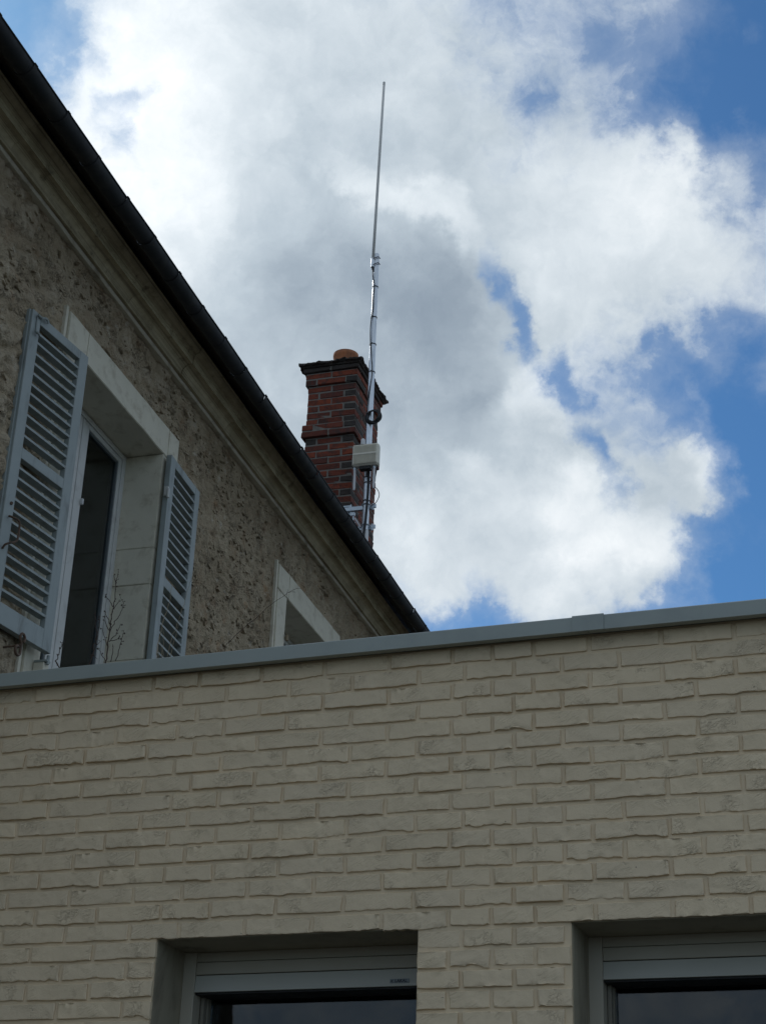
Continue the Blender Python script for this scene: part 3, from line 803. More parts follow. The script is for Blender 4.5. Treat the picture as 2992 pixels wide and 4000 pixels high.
def stone(x0, x1, y0, y1, z0, z1, name, parent, seed, cut=None):
    """a dressed, limewashed block with slightly worn arrises"""
    bm = bmesh.new(); bmesh.ops.create_cube(bm, size=1.0)
    for p in bm.verts:
        p.co = Vector(((x0 + x1) / 2 + p.co.x * (x1 - x0), (y0 + y1) / 2 + p.co.y * (y1 - y0), (z0 + z1) / 2 + p.co.z * (z1 - z0)))
    bmesh.ops.bevel(bm, geom=bm.edges[:], offset=0.0035, segments=2, affect='EDGES')
    ed = [e for e in bm.edges if e.calc_length() > 0.08]
    for e in ed: pass
    bmesh.ops.subdivide_edges(bm, edges=ed, cuts=6, use_grid_fill=True)
    for p in bm.verts:
        a = fbm(p.co.x * 9 + seed, p.co.z * 9 + p.co.y * 7, seed, 3)
        p.co.y += float(a) * 0.005; p.co.z += float(fbm(p.co.x * 14 + 3, p.co.y * 11 + seed, seed + 4, 2)) * 0.004
        p.co.x += float(fbm(p.co.z * 12 + 7, p.co.y * 9 + seed, seed + 8, 2)) * 0.003
    me_ = bpy.data.meshes.new(name); bm.to_mesh(me_); bm.free()
    return link(name, me_, M['stone'], parent)


def house_window(wn, seed, has_left_groove=True):
    w = empty('window', (0, 0, 0), 0, HOUSE)
    YP, YI = -0.016, 0.235
    x0, x1, o0, o1 = wn['x0'], wn['x1'], wn['o0'], wn['o1']
    g_ = 0.0008
    j0, j1 = wn['j0'], wn['j1']
    stone(j0 + g_, j1 - g_, YP, YI, ZO, ZT, 'lintel', w, seed)
    # the corner blocks carry a narrow stepped margin down their outer edge
    stone(x0 + 0.052, j0 - g_, YP, YI, ZO, ZT - .002, 'corner_block', w, seed + 1)
    stone(j1 + g_, x1, YP, YI, ZO, ZT - .002, 'corner_block', w, seed + 2)
    zz = [ZO - .003, 5.56, 5.335, 4.885, 4.55, ZB + .09]
    for n, (za, zb) in enumerate(zip(zz[1:], zz[:-1])):
        stone(x0 + 0.052, o0, YP, YI, za + g_, zb - g_, 'jamb_stone', w, seed + 10 + n)
        stone(o1, x1, YP, YI, za + g_, zb - g_, 'jamb_stone', w, seed + 20 + n)
    mg = MB(); mg.box(x0, x0 + .024, YP - .003, .03, ZB + .09, ZT + .004, .002); mg.box(x0 + .0242, x0 + .0505, -0.002, .03, ZB + .09, ZT - .002)
    mg.build('margin', M['stone'], w)
    stone(x0 - .03, x1 + .03, -0.06, YI, ZB, ZB + .085, 'sill', w, seed + 40)
    # timber casement set back in the reveal
    yf = 0.214
    fr = MB(); fo = 0.042
    fr.box(o0 + .001, o0 + fo, yf, yf + .06, ZB + .09, ZO - .004, .002); fr.box(o1 - fo, o1 - .001, yf, yf + .06, ZB + .09, ZO - .004, .002)
    fr.box(o0 + fo, o1 - fo, yf + .001, yf + .059, ZO - .035, ZO - .0045, .002)
    fr.build('window_frame', M['sash'], w)
    xm = (o0 + o1) / 2
    for sgn in (-1, 1):
        e0, e1 = (o0 + fo + .002, xm - .004) if sgn < 0 else (xm + .004, o1 - fo - .002)
        s_ = MB(); zt = ZO - .037; zb = ZB + .09; y0, y1 = yf + .006, yf + .052
        wi, wo_ = .078, .030
        l, r_ = (wo_, wi) if sgn < 0 else (wi, wo_)
        s_.box(e0, e0 + l, y0, y1, zb, zt, .003); s_.box(e1 - r_, e1, y0, y1, zb, zt, .003)
        s_.box(e0 + l, e1 - r_, y0 + .001, y1 - .001, zt - .03, zt - .0005, .002); s_.box(e0 + l, e1 - r_, y0 + .001, y1 - .001, zb + .0005, zb + .06, .002)
        s_.build('casement', M['sash'], w)
        bd = MB(); bw = .012
        bd.box(e0 + l, e0 + l + bw, y0 + .008, y1 - .008, zb + .06, zt - .03); bd.box(e1 - r_ - bw, e1 - r_, y0 + .008, y1 - .008, zb + .06, zt - .03)
        bd.box(e0 + l + bw, e1 - r_ - bw, y0 + .009, y1 - .009, zt - .03 - bw, zt - .0302)
        bd.build('glazing_bead', M['sash_dim'], w)
        MB().box(e0 + l + bw, e1 - r_ - bw, y0 + .02, y0 + .026, zb + .06, zt - .03 - bw).build('pane', M['oldglass'], w)
    hd = MB(); hd.box(xm + .070, xm + .084, yf - .012, yf + .006, 5.62, 5.655, .002); hd.build('catch', M['whiteplastic'], w)
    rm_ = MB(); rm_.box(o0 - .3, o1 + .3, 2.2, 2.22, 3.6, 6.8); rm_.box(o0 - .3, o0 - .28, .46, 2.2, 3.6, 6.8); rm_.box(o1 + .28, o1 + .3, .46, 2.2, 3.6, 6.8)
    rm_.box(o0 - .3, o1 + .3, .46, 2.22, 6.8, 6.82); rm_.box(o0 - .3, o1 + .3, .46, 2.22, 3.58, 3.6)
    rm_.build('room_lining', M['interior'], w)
    return w


hw = house_window(WIN[0], 3); hw['label'] = 'window between the open shutters'
hw2 = house_window(WIN[1], 71)
hg = MB(); hg.tube([(9.998, -.03, 5.845), (9.998, -.03, 5.885)], .012, 8); hg.box(9.99, 10.02, -.034, -.012, 5.856, 5.874)
hg.build('hinge', M['ochre'], hw2)

# --- louvred shutters
SW, SH = 0.492, 1.645


def shutter(loc, rz, zt, hinge_right, hardware):
    s_ = empty('shutter', loc, rz, HOUSE)
    # local x runs away from the hinge, y inward; front face at y = 0, top at z = zt
    sg = -1 if hinge_right else 1
    T = 0.033
    st_w = .072
    def bx(x0, x1, *a, **k):
        x0, x1 = sorted((sg * x0, sg * x1)); return MB().box(x0, x1, *a, **k)
    for a, b_ in ((0, st_w), (SW - st_w, SW)):
        q = bx(a, b_, 0, T, zt - SH, zt, bev=.0025)
        if b_ == SW:
            x0, x1 = sorted((sg * (SW + .0002), sg * (SW + .010))); q.box(x0, x1, .014, T, zt - SH, zt - .002)
        q.build('stile', M['shutter'], s_)
    i0, i1 = st_w, SW - st_w
    rails = [(zt - .052, zt - .0005), (zt - .800, zt - .742), (zt - SH + .0005, zt - SH + .102)]
    for a, b_ in rails: bx(i0, i1, .001, .0365, a, b_, bev=.002).build('rail', M['shutter'], s_)
    th = .0125; dz = .0060
    me_ = None
    for (a, b_), n in (((rails[1][1], rails[0][0]), 12), ((rails[2][1], rails[1][0]), 13)):
        pit = (b_ - a) / n
        for k in range(n if True else 0):
            z = a + pit * (k + 0)           # lower edge of slat front
            if k == 0: continue
            if me_ is None:
                x0, x1 = sorted((sg * i0, sg * i1))
                q = MB().prism([(0.002, 0), (0.002, th), (0.0375, th - dz), (0.0375, -dz)], x0, x1)
                o = q.build('slat', M['shutter'], s_, loc=(0, 0, z)); me_ = o.data
            else:
                o = link('slat', me_, None, s_, (0, rs.uniform(-.0006, .0006), z + rs.uniform(-.0012, .0012)), (rs.gauss(0, .035), rs.gauss(0, .0035), 0))
    hardware(s_, sg, zt)
    return s_


def hw_left(s_, sg, zt):
    x = sg * (SW - .045)
    # old T-hinge bracket at the top outer corner
    q = MB(); q.box(x - .012, x + .012, -.008, -.0005, zt - .115, zt - .025, .003)
    q.tube([(x - .018, -.012, zt - .118), (x - .004, -.020, zt - .126), (x + .012, -.012, zt - .122)], .007, 8)
    q.tube([(x - .016, -.010, zt - .022), (x + .006, -.018, zt - .030), (x + .040, -.016, zt - .012), (x + .062, -.012, zt - .010), (x + .070, -.012, zt - .024)], .007, 8)
    q.build('bracket', M['shutter'], s_)
    zz = zt - 1.14
    q = MB(); q.tube(smooth_path([(x - .005, -.004, zz + .016), (x - .004, -.030, zz + .004), (x + .012, -.040, zz), (x + .030, -.042, zz - .010),
                                  (x + .034, -.042, zz - .045), (x + .032, -.042, zz - .092), (x + .020, -.040, zz - .112), (x - .006, -.036, zz - .128), (x - .022, -.020, zz - .140), (x - .018, -.003, zz - .156)], 4), .0055, 8)
    q.build('hook', M['iron'], s_)
    q = MB(); q.tube([(x - .003, -.006, zz + .085), (x + .002, .001, zz + .085)], .008, 8); q.build('screw', M['iron'], s_)


def hw_right(s_, sg, zt):
    q = MB(); q.box(-.020, -.002, -.004, .02, zt - .275, zt - .215, .002); q.tube([(-.022, -.008, zt - .29), (-.022, -.008, zt - .235)], .009, 8)
    q.build('hinge', M['sash'], s_)


sl_ = shutter((6.663, -0.100, 0), -R(8.0), 6.104, True, hw_left)
sl_['label'] = 'left shutter standing a little off the wall'
sr_ = shutter((7.834, -0.068, 0), R(2.9), 6.150, False, hw_right)
sr_['label'] = 'right shutter folded flat on the wall'

# iron scroll that holds the left shutter, and the hinge pin block below it
sc_ = MB()
def spiral(cx, cz, r0, r1, a0, a1, n=16):
    return [(cx + (r0 + (r1 - r0) * i / n) * math.cos(a0 + (a1 - a0) * i / n), -0.105, cz + (r0 + (r1 - r0) * i / n) * math.sin(a0 + (a1 - a0) * i / n)) for i in range(n + 1)]
top_ = spiral(6.380, 4.426, .015, .027, R(-70), R(250))
bot_ = spiral(6.346, 4.357, .027, .017, R(20), R(-290))
sc_.tube(top_ + bot_, .0068, 8); sc_.tube([(6.366, -.105, 4.39), (6.372, -.06, 4.388), (6.375, .02, 4.388)], .0045, 8)
sc_.build('shutter_stop', M['iron'], HOUSE, smooth=True)
pb = MB(); pb.box(6.655, 6.708, -.075, -.017, 4.345, 4.420, .004); pb.build('hinge_block', M['stone'], HOUSE)
pp_ = MB(); pp_.tube([(6.672, -.085, 4.41), (6.672, -.085, 4.455)], .008, 8); pp_.box(6.655, 6.69, -.09, -.02, 4.421, 4.432, .002); pp_.build('hinge_pin', M['shutter'], HOUSE)

# --- cornice (profile in o = outward, z)
P1 = [(-0.10, 6.7175), (0.051, 6.7185)]
cove = [(0.051 + 0.050 * (1 - math.cos(t)), 6.7185 + 0.0615 * math.sin(t)) for t in [i * math.pi / 2 / 6 for i in range(1, 7)]]
P2 = [(0.119, 6.7805), (0.1195, 6.806), (0.123, 6.810), (0.123, 6.826), (0.128, 6.831), (0.132, 6.846)]
cyma = [(0.132 + 0.034 * math.sin(t), 6.846 + 0.034 * (1 - math.cos(t))) for t in [i * math.pi / 2 / 5 for i in range(1, 6)]]
P3 = [(0.172, 6.882), (0.172, 6.888)]
prof = [(-o_, z_) for o_, z_ in P1 + cove + P2 + cyma + P3] + [(0.06, 6.888)]
CO = empty('cornice', (0, 0, 0), 0, HOUSE)
cj = [X0, 3.1, 3.9, 4.62, 5.327, 5.725, 6.45, 7.12, 7.883, 8.60, 9.35, 10.1, 10.85, 11.6, 12.4, 13.2, 14.2, X1]
for a, b_ in zip(cj[:-1], cj[1:]):
    q = MB(); n = max(2, int((b_ - a) / .09)); dy = rs.gauss(0, .0012); dz_ = rs.gauss(0, .0012)
    vv = []; ff = []
    xs_ = [a + .0012] + [a + (b_ - a) * i / n for i in range(1, n)] + [b_ - .0012]
    for x in xs_:
        for k_, (y, z) in enumerate(prof):
            wob = 1 if 0 < k_ < len(prof) - 2 else 0
            vv.append((x, y + dy + wob * float(fbm(np.float64(x * 5), np.float64(k_ * .35), 5, 3)) * .0035, z + dz_ + wob * float(fbm(np.float64(x * 6), np.float64(k_ * .35 + 9), 9, 3)) * .003))
    m_ = len(prof)
    for i in range(len(xs_) - 1):
        for k_ in range(m_): ff.append((i * m_ + k_, i * m_ + (k_ + 1) % m_, (i + 1) * m_ + (k_ + 1) % m_, (i + 1) * m_ + k_))
    ff.append(tuple(range(m_))); ff.append(tuple((len(xs_) - 1) * m_ + k_ for k_ in range(m_ - 1, -1, -1)))
    q.add(vv, ff).build('cornice_block', M['cornice'], CO, angle=35)


# slim fillet under the cornice, in lengths, painted pale where it catches light
fj = [X0, 3.8, 5.1, 6.3, 7.5, 8.55, 9.9, 11.2, 12.6, 14.0, X1]
for a, b_ in zip(fj[:-1], fj[1:]):
    q = MB(); n = max(3, int((b_ - a) / .07)); vv = []; ff = []
    for i in range(n + 1):
        x = a + .001 + (b_ - a - .002) * i / n
        w_ = float(fbm(np.float64(x * 7), np.float64(1.5), 77, 3)) * .006; w3 = float(fbm(np.float64(x * 9), np.float64(6.5), 78, 3)) * .005
        vv += [(x, .08, 6.688 + w_), (x, -.030, 6.6876 + w_), (x, -.0335 + w3, 6.690 + w_), (x, -.0345 + w3, 6.7145), (x, -.030, 6.7168), (x, .08, 6.7168)]
    for i in range(n):
        for k_ in range(6): ff.append((i * 6 + k_, i * 6 + (k_ + 1) % 6, (i + 1) * 6 + (k_ + 1) % 6, (i + 1) * 6 + k_))
    ff.append(tuple(range(6))); ff.append(tuple(n * 6 + k_ for k_ in range(5, -1, -1)))
    q.add(vv, ff).build('fillet', M['fillet'], CO, angle=35)

# --- roof
EV_Y, EV_Z, RP = -0.335, 6.840, math.tan(R(40))
rf = MB()
yr = 3.9; zr = EV_Z + (yr - EV_Y) * RP
rf.add([(X0 - .1, EV_Y, EV_Z), (X1 + .1, EV_Y, EV_Z), (X1 + .1, yr, zr), (X0 - .1, yr, zr), (X0 - .1, 8.2, EV_Z), (X1 + .1, 8.2, EV_Z),
        (X0 - .1, EV_Y, EV_Z + .022), (X1 + .1, EV_Y, EV_Z + .022), (X1 + .1, yr, zr + .04), (X0 - .1, yr, zr + .04), (X0 - .1, 8.2, EV_Z + .022), (X1 + .1, 8.2, EV_Z + .022)],
       [(0, 1, 2, 3), (3, 2, 5, 4), (6, 9, 8, 7), (9, 10, 11, 8), (0, 6, 7, 1), (4, 5, 11, 10), (0, 3, 9, 6), (3, 4, 10, 9), (1, 7, 8, 2), (2, 8, 11, 5)])
rf.build('roof', M['slate'], HOUSE)
eu = lambda y: EV_Z + (y - EV_Y) * RP
MB().prism([(-.326, eu(-.326) - .006), (-.100, eu(-.100) - .006), (-.100, eu(-.100) - .001), (-.326, eu(-.326) - .001)], X0, X1).build('eave_board', M['eave'], HOUSE)
gb = MB()
for x0, x1 in ((X0, X0 + .3), (X1 - .3, X1)):
    gb.prism([(0.46, 6.95), (7.6, 6.95), (yr, zr - .12)], x0, x1)
gb.build('gable', M['roughcast'], HOUSE)

# --- gutter: short half-round lengths, each spigoted into the next
GU = empty('gutter', (0, 0, 0), 0, HOUSE)
GR, GC_Y, GC_Z, GL = 0.048, -0.387, 6.746, 0.341


def gutter_mesh():
    st_ = [(0.0, GR + .0042), (0.026, GR + .0042), (0.0262, GR + .0008), (GL + .004, GR - .0004)]
    arc = [R(180) + i * R(180) / 14 for i in range(15)]
    v = []; f = []
    sec = []
    for x, r in st_:
        ring = [(x, math.cos(a) * r, math.sin(a) * r) for a in arc]
        rim = [(x, r + .005, .002), (x, r + .0055, .007), (x, r + .001, .0095), (x, r - .003, .006)]     # rolled bead on the outer lip
        inn = [(x, math.cos(a) * (r - .0032), math.sin(a) * (r - .0032)) for a in reversed(arc)]
        pts = []
        for p in ring: pts.append(p)
        pts += rim + inn
        sec.append([(p[0], -p[1], p[2]) for p in pts])
    n = len(sec[0])
    for s_ in sec: v += s_
    for i in range(len(sec) - 1):
        for k in range(n): f.append((i * n + k, i * n + (k + 1) % n, (i + 1) * n + (k + 1) % n, (i + 1) * n + k))
    f.append(tuple(range(n))); f.append(tuple((len(sec) - 1) * n + k for k in range(n - 1, -1, -1)))
    # ring() walks cos 180->360: from -r (wall side) to +r (outer); y mirrored above puts the bead on the outer side
    return v, f


gv, gf = gutter_mesh()
g0 = MB().add(gv, gf).build('gutter_section', M['gutter'], GU, angle=40)
GT0 = 4.529 - 5 * GL
n_g = int((X1 - GT0) / GL) + 1
for i in range(n_g):
    if i == 0: o = g0
    else: o = link('gutter_section', g0.data, None, GU)
    o.location = (GT0 + i * GL, GC_Y + rs.gauss(0, .0008), GC_Z + rs.gauss(0, .0010))
    o.rotation_euler = (rs.gauss(0, .012), rs.gauss(0, .0035), rs.gauss(0, .0035))
gk_ = MB()
x = GT0 + .2
while x < X1:
    gk_.tube([(x, GC_Y + GR + .004, GC_Z - .01), (x, -0.338, GC_Z + .03), (x, -0.325, 6.835)], .005, 6); x += 2 * GL
gk_.build('gutter_hook', M['gutter'], GU)

# --- chimney (local: x away from camera, y inward; street corner nearest the camera at 0,0)
CHM = empty('chimney', (12.687, 0.462, 0), 0, HOUSE)
CW, CDp, CC = 0.466, 0.717, 0.0686
core = MB()
core.box(.004, CDp - .004, .004, CW - .004, 6.9, 9.66)
core.build('mortar_core', M['joint'], CHM)
band = MB()
bc = 0.03
core2 = MB(); core2.box(-bc + .005, CDp + bc - .005, -bc * .7 + .005, CW + bc - .005, 8.974, 9.100)
core2.box(-.022 + .005, CDp + .022 - .005, -.018 + .005, CW + .022 - .005, 9.523, 9.650)
core2.box(-.040 + .006, CDp + .04 - .006, -.030 + .006, CW + .04 - .006, 9.6602, 9.6990)
core2.build('band_core', M['joint'], CHM)


def rbrick(x0, x1, y0, y1, z0, z1, dark):
    L_ = (x1 - x0, y1 - y0, z1 - z0)
    key = tuple(round(t, 3) for t in L_) + (rs.randrange(4),)
    if key not in RB:
        rr = random.Random(hash(key) & 0xffff)
        bm = bmesh.new(); bmesh.ops.create_cube(bm, size=1.0)
        for p in bm.verts: p.co = Vector((p.co.x * L_[0], p.co.y * L_[1], p.co.z * L_[2]))
        bmesh.ops.bevel(bm, geom=bm.edges[:], offset=.0055, segments=1, affect='EDGES')
        for p in bm.verts: p.co += Vector((rr.gauss(0, .0019), rr.gauss(0, .0019), rr.gauss(0, .0019)))
        me_ = bpy.data.meshes.new('brick'); bm.to_mesh(me_); bm.free(); RB[key] = me_
    o = link('brick', RB[key], M['redbrick'], CHM, ((x0 + x1) / 2 + rs.gauss(0, .0010), (y0 + y1) / 2 + rs.gauss(0, .0010), (z0 + z1) / 2), (0, rs.gauss(0, .004), rs.gauss(0, .004)))
    o.color = (0 if dark else 1, 0, 0, 1)
    return o


RB = {}
jt = 0.011; bt = 0.108
zb0 = 8.970
courses = [(zb0 - CC * (i + 1), 0.0, i % 2) for i in range(24)] + [(zb0, 'band', 1), (zb0 + CC, 'band', 0)] \
    + [(zb0 + CC * (2 + i), 0.0, (i + 1) % 2 ^ 1) for i in range(6)] + [(9.520, 'up', 0), (9.588, 'up', 1), (9.657, 'over', 1)]
for z0, kind_, par in courses:
    e = {'band': bc, 'up': .022, 'over': .040}.get(kind_, 0.0); ey = {'band': bc * .7, 'up': .018, 'over': .030}.get(kind_, 0.0)
    xa, xb, ya, yb = -e, CDp + e, -ey, CW + e
    z1 = z0 + (CC - .0105 if kind_ != 'over' else .040)
    hd = 0.80
    if par == 0:     # the side rows run through: front shows header, stretcher, header
        Ls = (xb - xa - 2 * jt) / 3
        for i in range(3):
            x0 = xa + i * (Ls + jt)
            rbrick(x0, x0 + Ls, ya, ya + bt, z0, z1, (rs.random() < hd * .95) if i == 0 else rs.random() < .1)
            rbrick(x0, x0 + Ls, yb - bt, yb, z0, z1, (rs.random() < .45) if i == 0 else rs.random() < .1)
        rbrick(xa, xa + bt, ya + bt + jt, yb - bt - jt, z0, z1, False)
        rbrick(xb - bt, xb, ya + bt + jt, yb - bt - jt, z0, z1, False)
    else:
        Ws = (yb - ya - jt) / 2; Ls = (xb - xa - 2 * bt - 3 * jt) / 2
        dk = .8 if kind_ == 'over' else 0
        for i in range(2):
            y0 = ya + i * (Ws + jt)
            rbrick(xa, xa + bt, y0, y0 + Ws, z0, z1, rs.random() < dk)
            rbrick(xb - bt, xb, y0, y0 + Ws, z0, z1, rs.random() < .1)
        for i in range(2):
            x0 = xa + bt + jt + i * (Ls + jt)
            rbrick(x0, x0 + Ls, ya, ya + bt, z0, z1, rs.random() < max(dk, .12))
            rbrick(x0, x0 + Ls, yb - bt, yb, z0, z1, rs.random() < .12)
# flaring mortar cap with a broken edge
rings = [(0.030, 9.6985), (0.052, 9.701), (0.058, 9.712), (0.066, 9.716), (0.082, 9.722), (0.084, 9.737), (0.05, 9.752), (-.01, 9.775), (-.2, 9.79)]
v = []; f = []
per = []
nper = 44
for k in range(4):
    for i in range(nper): per.append((k, i / nper))
for e, z in rings:
    xa, xb, ya, yb = -e, CDp + e, -e * .8, CW + e
    if e < -.1: xa, xb, ya, yb = CDp * .35, CDp * .65, CW * .35, CW * .65
    cs = [(xa, ya), (xb, ya), (xb, yb), (xa, yb)]
    for k, t in per:
        p0, p1 = cs[k], cs[(k + 1) % 4]
        x = p0[0] + (p1[0] - p0[0]) * t; y = p0[1] + (p1[1] - p0[1]) * t
        amp = 0.028 if e >= 0.07 else 0.018 if e > 0.055 else 0.006
        nx_ = float(fbm(np.float64(x * 22 + 3), np.float64(y * 22 + z * 40), 12, 4, .7)); nz_ = float(fbm(np.float64(x * 24 + 31), np.float64(y * 24 + z * 30), 14, 4, .7))
        v.append((x + amp * 1.6 * nx_, y + amp * 1.6 * float(fbm(np.float64(x * 22 - 9), np.float64(y * 26 + z * 30), 19, 4, .7)), z + amp * 1.5 * nz_))
n = len(per)
for i in range(len(rings) - 1):
    for k in range(n): f.append((i * n + k, i * n + (k + 1) % n, (i + 1) * n + (k + 1) % n, (i + 1) * n + k))
f.append(tuple(range(n - 1, -1, -1))); f.append(tuple((len(rings) - 1) * n + k for k in range(n)))
MB().add(v, f).build('chimney_cap', M['cap'], CHM)
pt = MB(); pt.lathe([(.105, 9.74), (.112, 9.90), (.116, 10.003), (.121, 10.010), (.123, 10.030), (.121, 10.050), (.112, 10.052), (.104, 10.04), (.098, 9.75)], (CDp / 2, CW / 2 + .002, 0), 36)
pt.build('chimney_pot', M['terracotta'], CHM, angle=45)

# ================================================================== mast and aerial (in the house frame, then set free)
HM = Matrix.Translation(-D2 * nv2) @ Matrix.Rotation(Y2, 4, 'Z')
FX = 12.687 - 0.07


def free(name, label, cat, base, group=None):
    o = bpy.data.objects.new(name, None); COL.objects.link(o); o.empty_display_size = .1
    o.matrix_world = HM @ Matrix.Translation(Vector(base))
    return thing(o, label, cat, group)


def put(mb, name, mt, root, base, smooth=False, angle=None):
    mb.v = [(p[0] - base[0], p[1] - base[1], p[2] - base[2]) for p in mb.v]
    return mb.build(name, mt, root, smooth, angle)


PY = 0.292
B = (FX, PY, 7.87)
MA = free('antenna_mast', 'shiny galvanised steel mast strapped to the corner of the brick chimney', 'mast', B)
q = MB(); q.lathe([(.0001, 7.872), (.0285, 7.872), (.0285, 9.852), (.0262, 9.854), (.0262, 10.845), (.0245, 10.86), (.0001, 10.862)], (FX, PY, 0), 24)
put(q, 'pole', M['pole'], MA, B, angle=40)
q = MB(); q.lathe([(.0001, 7.80), (.030, 7.80), (.030, 7.94), (.0287, 7.945)], (FX, PY, 0), 20); put(q, 'pole_foot', M['whiteplastic'], MA, B, angle=40)
for za, w_ in ((8.186, .25), (7.985, .25)):
    q = MB()
    y0, y1 = PY - .060, .462 - .004
    q.prism([(0, 0)] * 3, 0, 0) if False else None
    # a C-channel arm running from the chimney corner past the pole
    for (xa, xb, zb_, zt_) in ((FX + .032, FX + .036, za - .020, za + .020), (FX + .032, FX + .062, za + .0165, za + .020), (FX + .032, FX + .062, za - .020, za - .0165)):
        q.box(xa, xb, y0, y1 + .10, zb_, zt_)
    put(q, 'bracket_arm', M['galv'], MA, B)
    q = MB()
    pts = [(FX + .055, PY - .036, za + .006)] + [(FX - .036 * math.sin(t), PY - .036 * math.cos(t), za + .006) for t in [i * math.pi / 8 for i in range(9)]] + [(FX + .055, PY + .036, za + .006)]
    q.tube(pts, .0045, 8)
    put(q, 'u_bolt', M['galv'], MA, B)
    q = MB(); q.box(FX + .024, FX + .0315, PY - .062, PY - .048, za - .034, za + .030); q.box(FX + .02, FX + .0315, PY - .085, PY - .064, za - .02, za + .018, .003)
    put(q, 'clamp_jaw', M['galv'], MA, B)
q = MB()
xp0, xp1 = 12.687 - .012, 12.687 - .008
q.box(xp0, xp1, .448, .600, 7.86, 8.235); q.box(xp0 - .018, xp0, .448, .452, 7.86, 8.235); q.box(xp0 - .018, xp0, .470, .600, 8.214, 8.219); q.box(xp0 - .014, xp0, .470, .474, 8.14, 8.214)
put(q, 'bracket_plate', M['galv'], MA, B)
q = MB(); q.box(xp0 - .03, xp0 - .001, .49, .52, 8.08, 8.11, .003); q.box(xp0 - .028, xp0 - .001, .47, .50, 7.98, 8.02, .003); q.tube([(xp0 - .02, .42, 8.15), (xp0 - .02, .42, 8.06)], .007, 8)
q.box(xp0 - .03, xp0 - .005, .405, .440, 8.115, 8.150, .003); q.box(xp0 - .03, xp0 - .005, .40, .432, 8.03, 8.055, .003)
put(q, 'bolt', M['galv'], MA, B)
q = MB(); q.tube([(xp0 - .03, .402, 8.087), (xp0 - .03, .345, 7.99)], .010, 6); put(q, 'stay', M['whiteplastic'], MA, B)
q = MB(); q.prism([(.287, 7.862), (.302, 7.852), (-.080, 7.215), (-.095, 7.225)], FX - .03, FX + .01)
put(q, 'strut', M['whiteplastic'], MA, B)
for zt_ in (10.485, 10.145, 9.850, 9.551, 8.461, 8.405, 8.227):
    q = MB(); rr = .0315 if zt_ < 9.86 else .0295
    q.lathe([(rr, zt_ - .0035), (rr + .0022, zt_ - .0035), (rr + .0022, zt_ + .0035), (rr, zt_ + .0035), (rr, zt_ - .0035)], (FX, PY, 0), 16)
    q.box(FX - rr - .012, FX - rr, PY - .006, PY + .000, zt_ - .003, zt_ + .003)
    put(q, 'cable_tie', M['cable'], MA, B)

B = (FX, .3195, 10.74)
WA = free('whip_antenna', 'long thin pale fibreglass whip aerial rising from top of the steel mast', 'antenna', B)
lean = lambda z: .3195 - (z - 10.74) * .0172
q = MB(); q.tube([(FX - .02, lean(z), z) for z in (10.74, 11.4, 12.1, 12.905)], [.0140, .0138, .0134, .0128], 12); put(q, 'whip', M['whip'], WA, B, smooth=True)
q = MB(); q.tube([(FX - .02, lean(12.9), 12.9), (FX - .02, lean(12.935), 12.935)], [.0133, .0125], 12); put(q, 'tip_cap', M['whip'], WA, B)
q = MB(); q.tube([(FX - .02, .3200, 10.705), (FX - .02, .3190, 10.80)], .0185, 14); put(q, 'ferrule', M['pole'], WA, B, angle=40)
q = MB(); q.box(FX - .012, FX + .010, PY - .026, .334, 10.735, 10.79, .002); put(q, 'clamp_block', M['galv'], WA, B)
for zz in (10.80, 10.732):
    q = MB(); q.tube([(FX - .034, .315, zz - .012), (FX - .036, PY, zz), (FX - .03, PY - .03, zz + .010), (FX + .01, PY - .034, zz + .014)], .0042, 8); put(q, 'u_bolt', M['cable'], WA, B)
q = MB(); q.tube([(FX - .02, .3200, 10.708), (FX - .02, .3130, 10.67), (FX - .022, .3105, 10.655)], [.014, .011, .005], 10); put(q, 'connector', M['cable'], WA, B)

# radio unit clamped to the mast
BX = FX - .130
B = (BX, .2735, 8.62)
RU = free('radio_unit', 'beige finned radio box with two downward aerials clamped on the mast', 'radio', B)
w2, zb_, zt_ = .121, 8.515, 8.727
q = MB(); q.box(BX - .020, BX + .045, .2735 - w2, .2735 + w2, zb_, zt_, .014); put(q, 'housing', M['radio'], RU, B)
q = MB(); q.box(BX + .0455, BX + .060, .2735 - w2 + .006, .2735 + w2 - .006, zb_ + .006, zt_ - .008, .004); put(q, 'back_cover', M['radio'], RU, B)
q = MB(); nf = 20
for i in range(nf):
    y = .2735 - w2 + .018 + (2 * w2 - .036) * i / (nf - 1)
    for a, b_ in ((zb_ + .014, 8.617), (8.634, zt_ - .012)):
        q.box(BX - .0330, BX - .0202, y - .0020, y + .0020, a, b_)
o = put(q, 'fins', M['radio'], RU, B); o['kind'] = 'stuff'
q = MB(); q.box(BX - .0325, BX - .0202, .2735 - w2 + .014, .2735 + w2 - .014, 8.6175, 8.6335); put(q, 'rib', M['radio'], RU, B)
q = MB(); q.box(BX - .006, BX + .052, .2735 - .05, .2735 + .055, zb_ - .034, zb_ - .0005, .004); q.box(BX + .0605, FX - .026, PY - .045, PY + .045, 8.54, 8.70, .004); put(q, 'mount', M['gasket'], RU, B)
for y in (.3755, .1965):
    q = MB(); q.lathe([(.0001, 8.292), (.0095, 8.293), (.0115, 8.33), (.0115, 8.49), (.009, 8.492), (.009, zb_ + .001)], (BX + .02, y, 0), 14); put(q, 'antenna', M['whiteplastic'], RU, B, angle=40)
    q = MB(); q.lathe([(.0135, 8.490), (.0135, zb_ - .0005)], (BX + .02, y, 0), 12); put(q, 'antenna_collar', M['galv'], RU, B)
q = MB(); q.lathe([(.0205, zt_), (.0205, 8.775), (.0175, 8.795), (.010, 8.803), (.0001, 8.805)], (BX + .025, .3125, 0), 18); put(q, 'dome', M['whiteplastic'], RU, B, angle=50)
